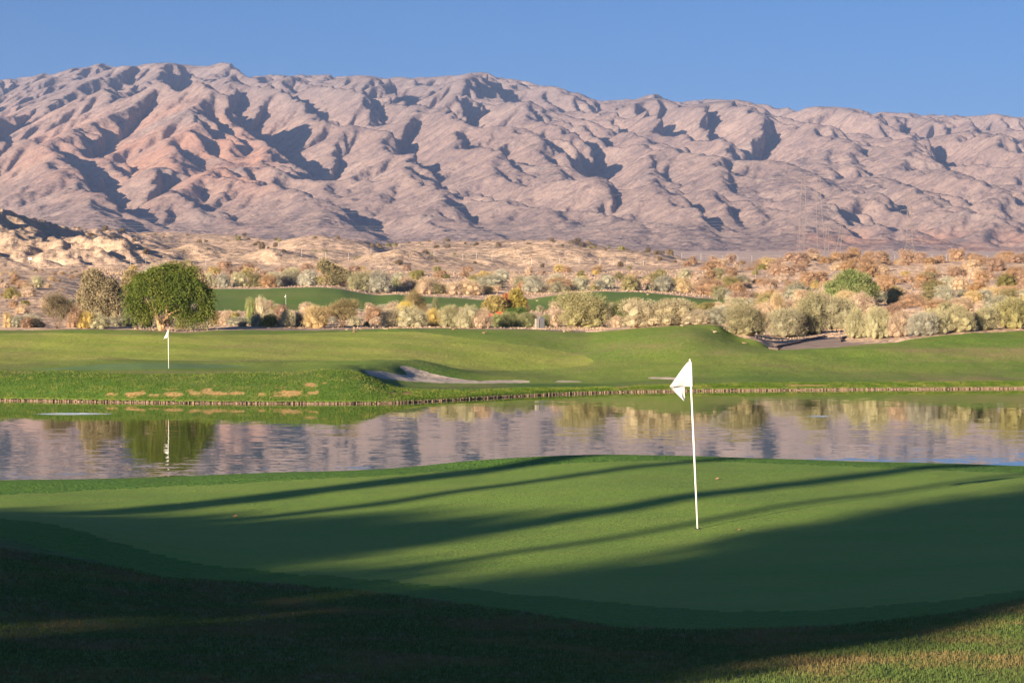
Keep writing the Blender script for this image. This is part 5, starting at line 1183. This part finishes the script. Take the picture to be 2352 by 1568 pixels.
# ---- lattice pylons
STEEL = m_simple('galvanised_steel', (.19, .155, .15), .6, .4)
def lattice(m, z0, z1, w0, w1, nseg, d=1.0, cx0=0.0, cx1=0.0, r=.065, r2=.035):
    prev = None
    for i in range(nseg + 1):
        t = i / nseg; z = z0 + (z1 - z0) * t; w_ = (w0 + (w1 - w0) * t) / 2; cx = cx0 + (cx1 - cx0) * t
        c = [np.array([cx + sx * w_, sy * w_ * d, z]) for sx, sy in ((-1, -1), (1, -1), (1, 1), (-1, 1))]
        if prev:
            for k in range(4):
                m.tube([prev[k], c[k]], r, 4, cap=False); m.tube([prev[k], c[(k + 1) % 4]], r2, 3, cap=False); m.tube([prev[(k + 1) % 4], c[k]], r2, 3, cap=False)
                m.tube([c[k], c[(k + 1) % 4]], r2, 3, cap=False)
        prev = c
def arm(m, z, x0, x1, r=.09, up=.9):
    m.tube([(x0, 0, z), (x1, 0, z)], r, 4); 
    n = max(2, int(abs(x1 - x0) / 2))
    m.tube([(x0, 0, z), (0, 0, z + up), (x1, 0, z)], r * .7, 4)
PYL = {}
def pylon(name, u, Y, build, label):
    x = (u - CU) / FOC * Y; z = gz(x, Y); r = empty(name, (x, Y, z)); S = Y / FOC; base = CH - z  # v->local height
    hv = lambda v: CH - (v - HV) * S - z
    build(r, hv, S); tag(r, label, 'pylon', 'power pylons on the plain'); PYL[name + str(int(u))] = r; return r, hv
def insul(r, pts, L=1.6):
    for p in pts:
        m = MB(); m.tube([p, (p[0], p[1], p[2] - L)], .07, 5); m.build('insulator', STEEL, r)
def b1(r, hv, S):   # two-legged portal, leftmost
    for k, (ub, ut) in enumerate(((1838, 1845), (1888, 1880))):
        m = MB(); lattice(m, -.5, hv(460), 5, 3, 8, 1, (ub - 1863) * S, (ut - 1863) * S, .07, .035); lattice(m, hv(460), hv(406), 3, 2.0, 4, 1, (ut - 1863) * S, (ut - 1863) * S, .07, .035); m.build('leg', STEEL, r)
    m = MB(); m.tube([(-78 * S, 0, hv(412)), (-20 * S, 0, hv(407)), (38 * S, 0, hv(403))], .20, 5); m.tube([(-60 * S, 0, hv(400)), (30 * S, 0, hv(396))], .10, 4)
    for i in range(10): m.tube([((-60 + i * 9) * S, 0, hv(411 - i * .8)), ((-56 + i * 9) * S, 0, hv(399 - i * .4))], .06, 4)
    m.build('crossarm', STEEL, r)
    m = MB(); m.tube([(-18 * S, 0, hv(406)), (0, 0, hv(440)), (17 * S, 0, hv(404))], .10, 4); m.build('brace', STEEL, r)
pylon('portal_pylon', 1863, 1500., b1, 'tall two legged portal pylon, leftmost and highest')
def b2(r, hv, S):
    m = MB(); lattice(m, -.5, hv(502), 3.4, 1.6, 14, 1, 0, 0, .065, .03); m.build('mast', STEEL, r)
    for v, a, b in ((502, -16, 12), (531, -20, 26), (562, -16, 28), (590, -22, 37)):
        m = MB(); m.tube([(a * S, 0, hv(v)), (b * S, 0, hv(v - 1))], .10, 4); m.build('crossarm', STEEL, r)
    insul(r, [(-16 * S, 0, hv(502)), (12 * S, 0, hv(502)), (-20 * S, 0, hv(531)), (26 * S, 0, hv(530)), (28 * S, 0, hv(561))])
pylon('mast_pylon', 1841, 1380., b2, 'slim lattice mast with four arms, left of the low portal pylon')
def b3(r, hv, S):
    for ub, ut in ((1896, 1902), (1921, 1934)):
        m = MB(); lattice(m, -.5, hv(516), 2.6, 1.2, 12, 1, (ub - 1915) * S, (ut - 1915) * S, .06, .03); m.build('leg', STEEL, r)
    m = MB(); m.tube([(-24 * S, 0, hv(519)), (32 * S, 0, hv(515))], .16, 5); m.tube([(-10 * S, 0, hv(512)), (28 * S, 0, hv(511))], .10, 4); m.build('crossarm', STEEL, r)
    m = MB(); m.tube([(-12 * S, 0, hv(531)), (4 * S, 0, hv(570)), (18 * S, 0, hv(531))], .08, 4); m.tube([(0 * S, 0, hv(563)), (22 * S, 0, hv(562))], .08, 4); m.tube([(8 * S, 0, hv(597)), (22 * S, 0, hv(597))], .08, 4); m.build('brace', STEEL, r)
pylon('portal_pylon', 1915, 1250., b3, 'lower two legged portal pylon in the middle of the pylons')
def b4(r, hv, S):
    m = MB(); lattice(m, -.5, hv(556), 7.5, 3.0, 5, 1, 0, 0, .08, .04); lattice(m, hv(556), hv(440), 3.0, 1.7, 14, 1, 0, 0, .08, .035); m.build('mast', STEEL, r)
    for v in (448, 483, 518):
        m = MB(); arm(m, hv(v), -20 * S, 20 * S, .12, .8); m.build('crossarm', STEEL, r); insul(r, [(-20 * S, 0, hv(v)), (20 * S, 0, hv(v))], 3.0)
r4, hv4 = pylon('mast_pylon', 2089, 1300., b4, 'tall lattice mast with three pairs of arms, rightmost pylon')
# conductors
CAB = m_simple('cable', (.22, .20, .19), .6, .3)
def cable(u0, v0, Y0, u1, v1, Y1, sag, label, n=24, rr=.035):
    a = np.array(px(u0, v0, Y0)); b = np.array(px(u1, v1, Y1)); P = []
    for i in range(n + 1):
        t = i / n; p = a + (b - a) * t; p[2] -= sag * 4 * t * (1 - t); P.append(p)
    m = MB(); m.tube(P, rr, 4, cap=False); tag(m.build('power_cable', CAB), label, 'cable', 'power cables over the plain')
for k, (v, w2) in enumerate(((448, 560), (483, 580), (518, 600))):
    cable(2109, v + 8, 1300, 3300, v + 25, 1500, 12, f"cable running right from the {['top','middle','bottom'][k]} arm of the rightmost pylon")
    cable(1900 if k == 0 else 1862, (403, 531, 562)[k], 1500 if k == 0 else 1380, 2069, v + 8, 1300, 5, f"cable sagging left from the {['top','middle','bottom'][k]} arm of the rightmost pylon")
for k, (a, b) in enumerate(((404, 470), (520, 545))):
    cable(1785 if k == 0 else 1891, a + 6, 1500 if k == 0 else 1250, -900, b - 12, 1500, 18, ('upper', 'lower')[k] + ' long cable running left from the portal pylons', rr=.05)
for k in range(3): cable(-700, 468 + k * 5, 1400, 1785, 505 + 7 * k, 1450, 8, ('topmost', 'middle', 'lowest')[k] + ' of three parallel cables crossing in front of the foothills on the left', rr=.045)
print('things', round(time.time() - _T0, 1), len(bpy.data.objects))
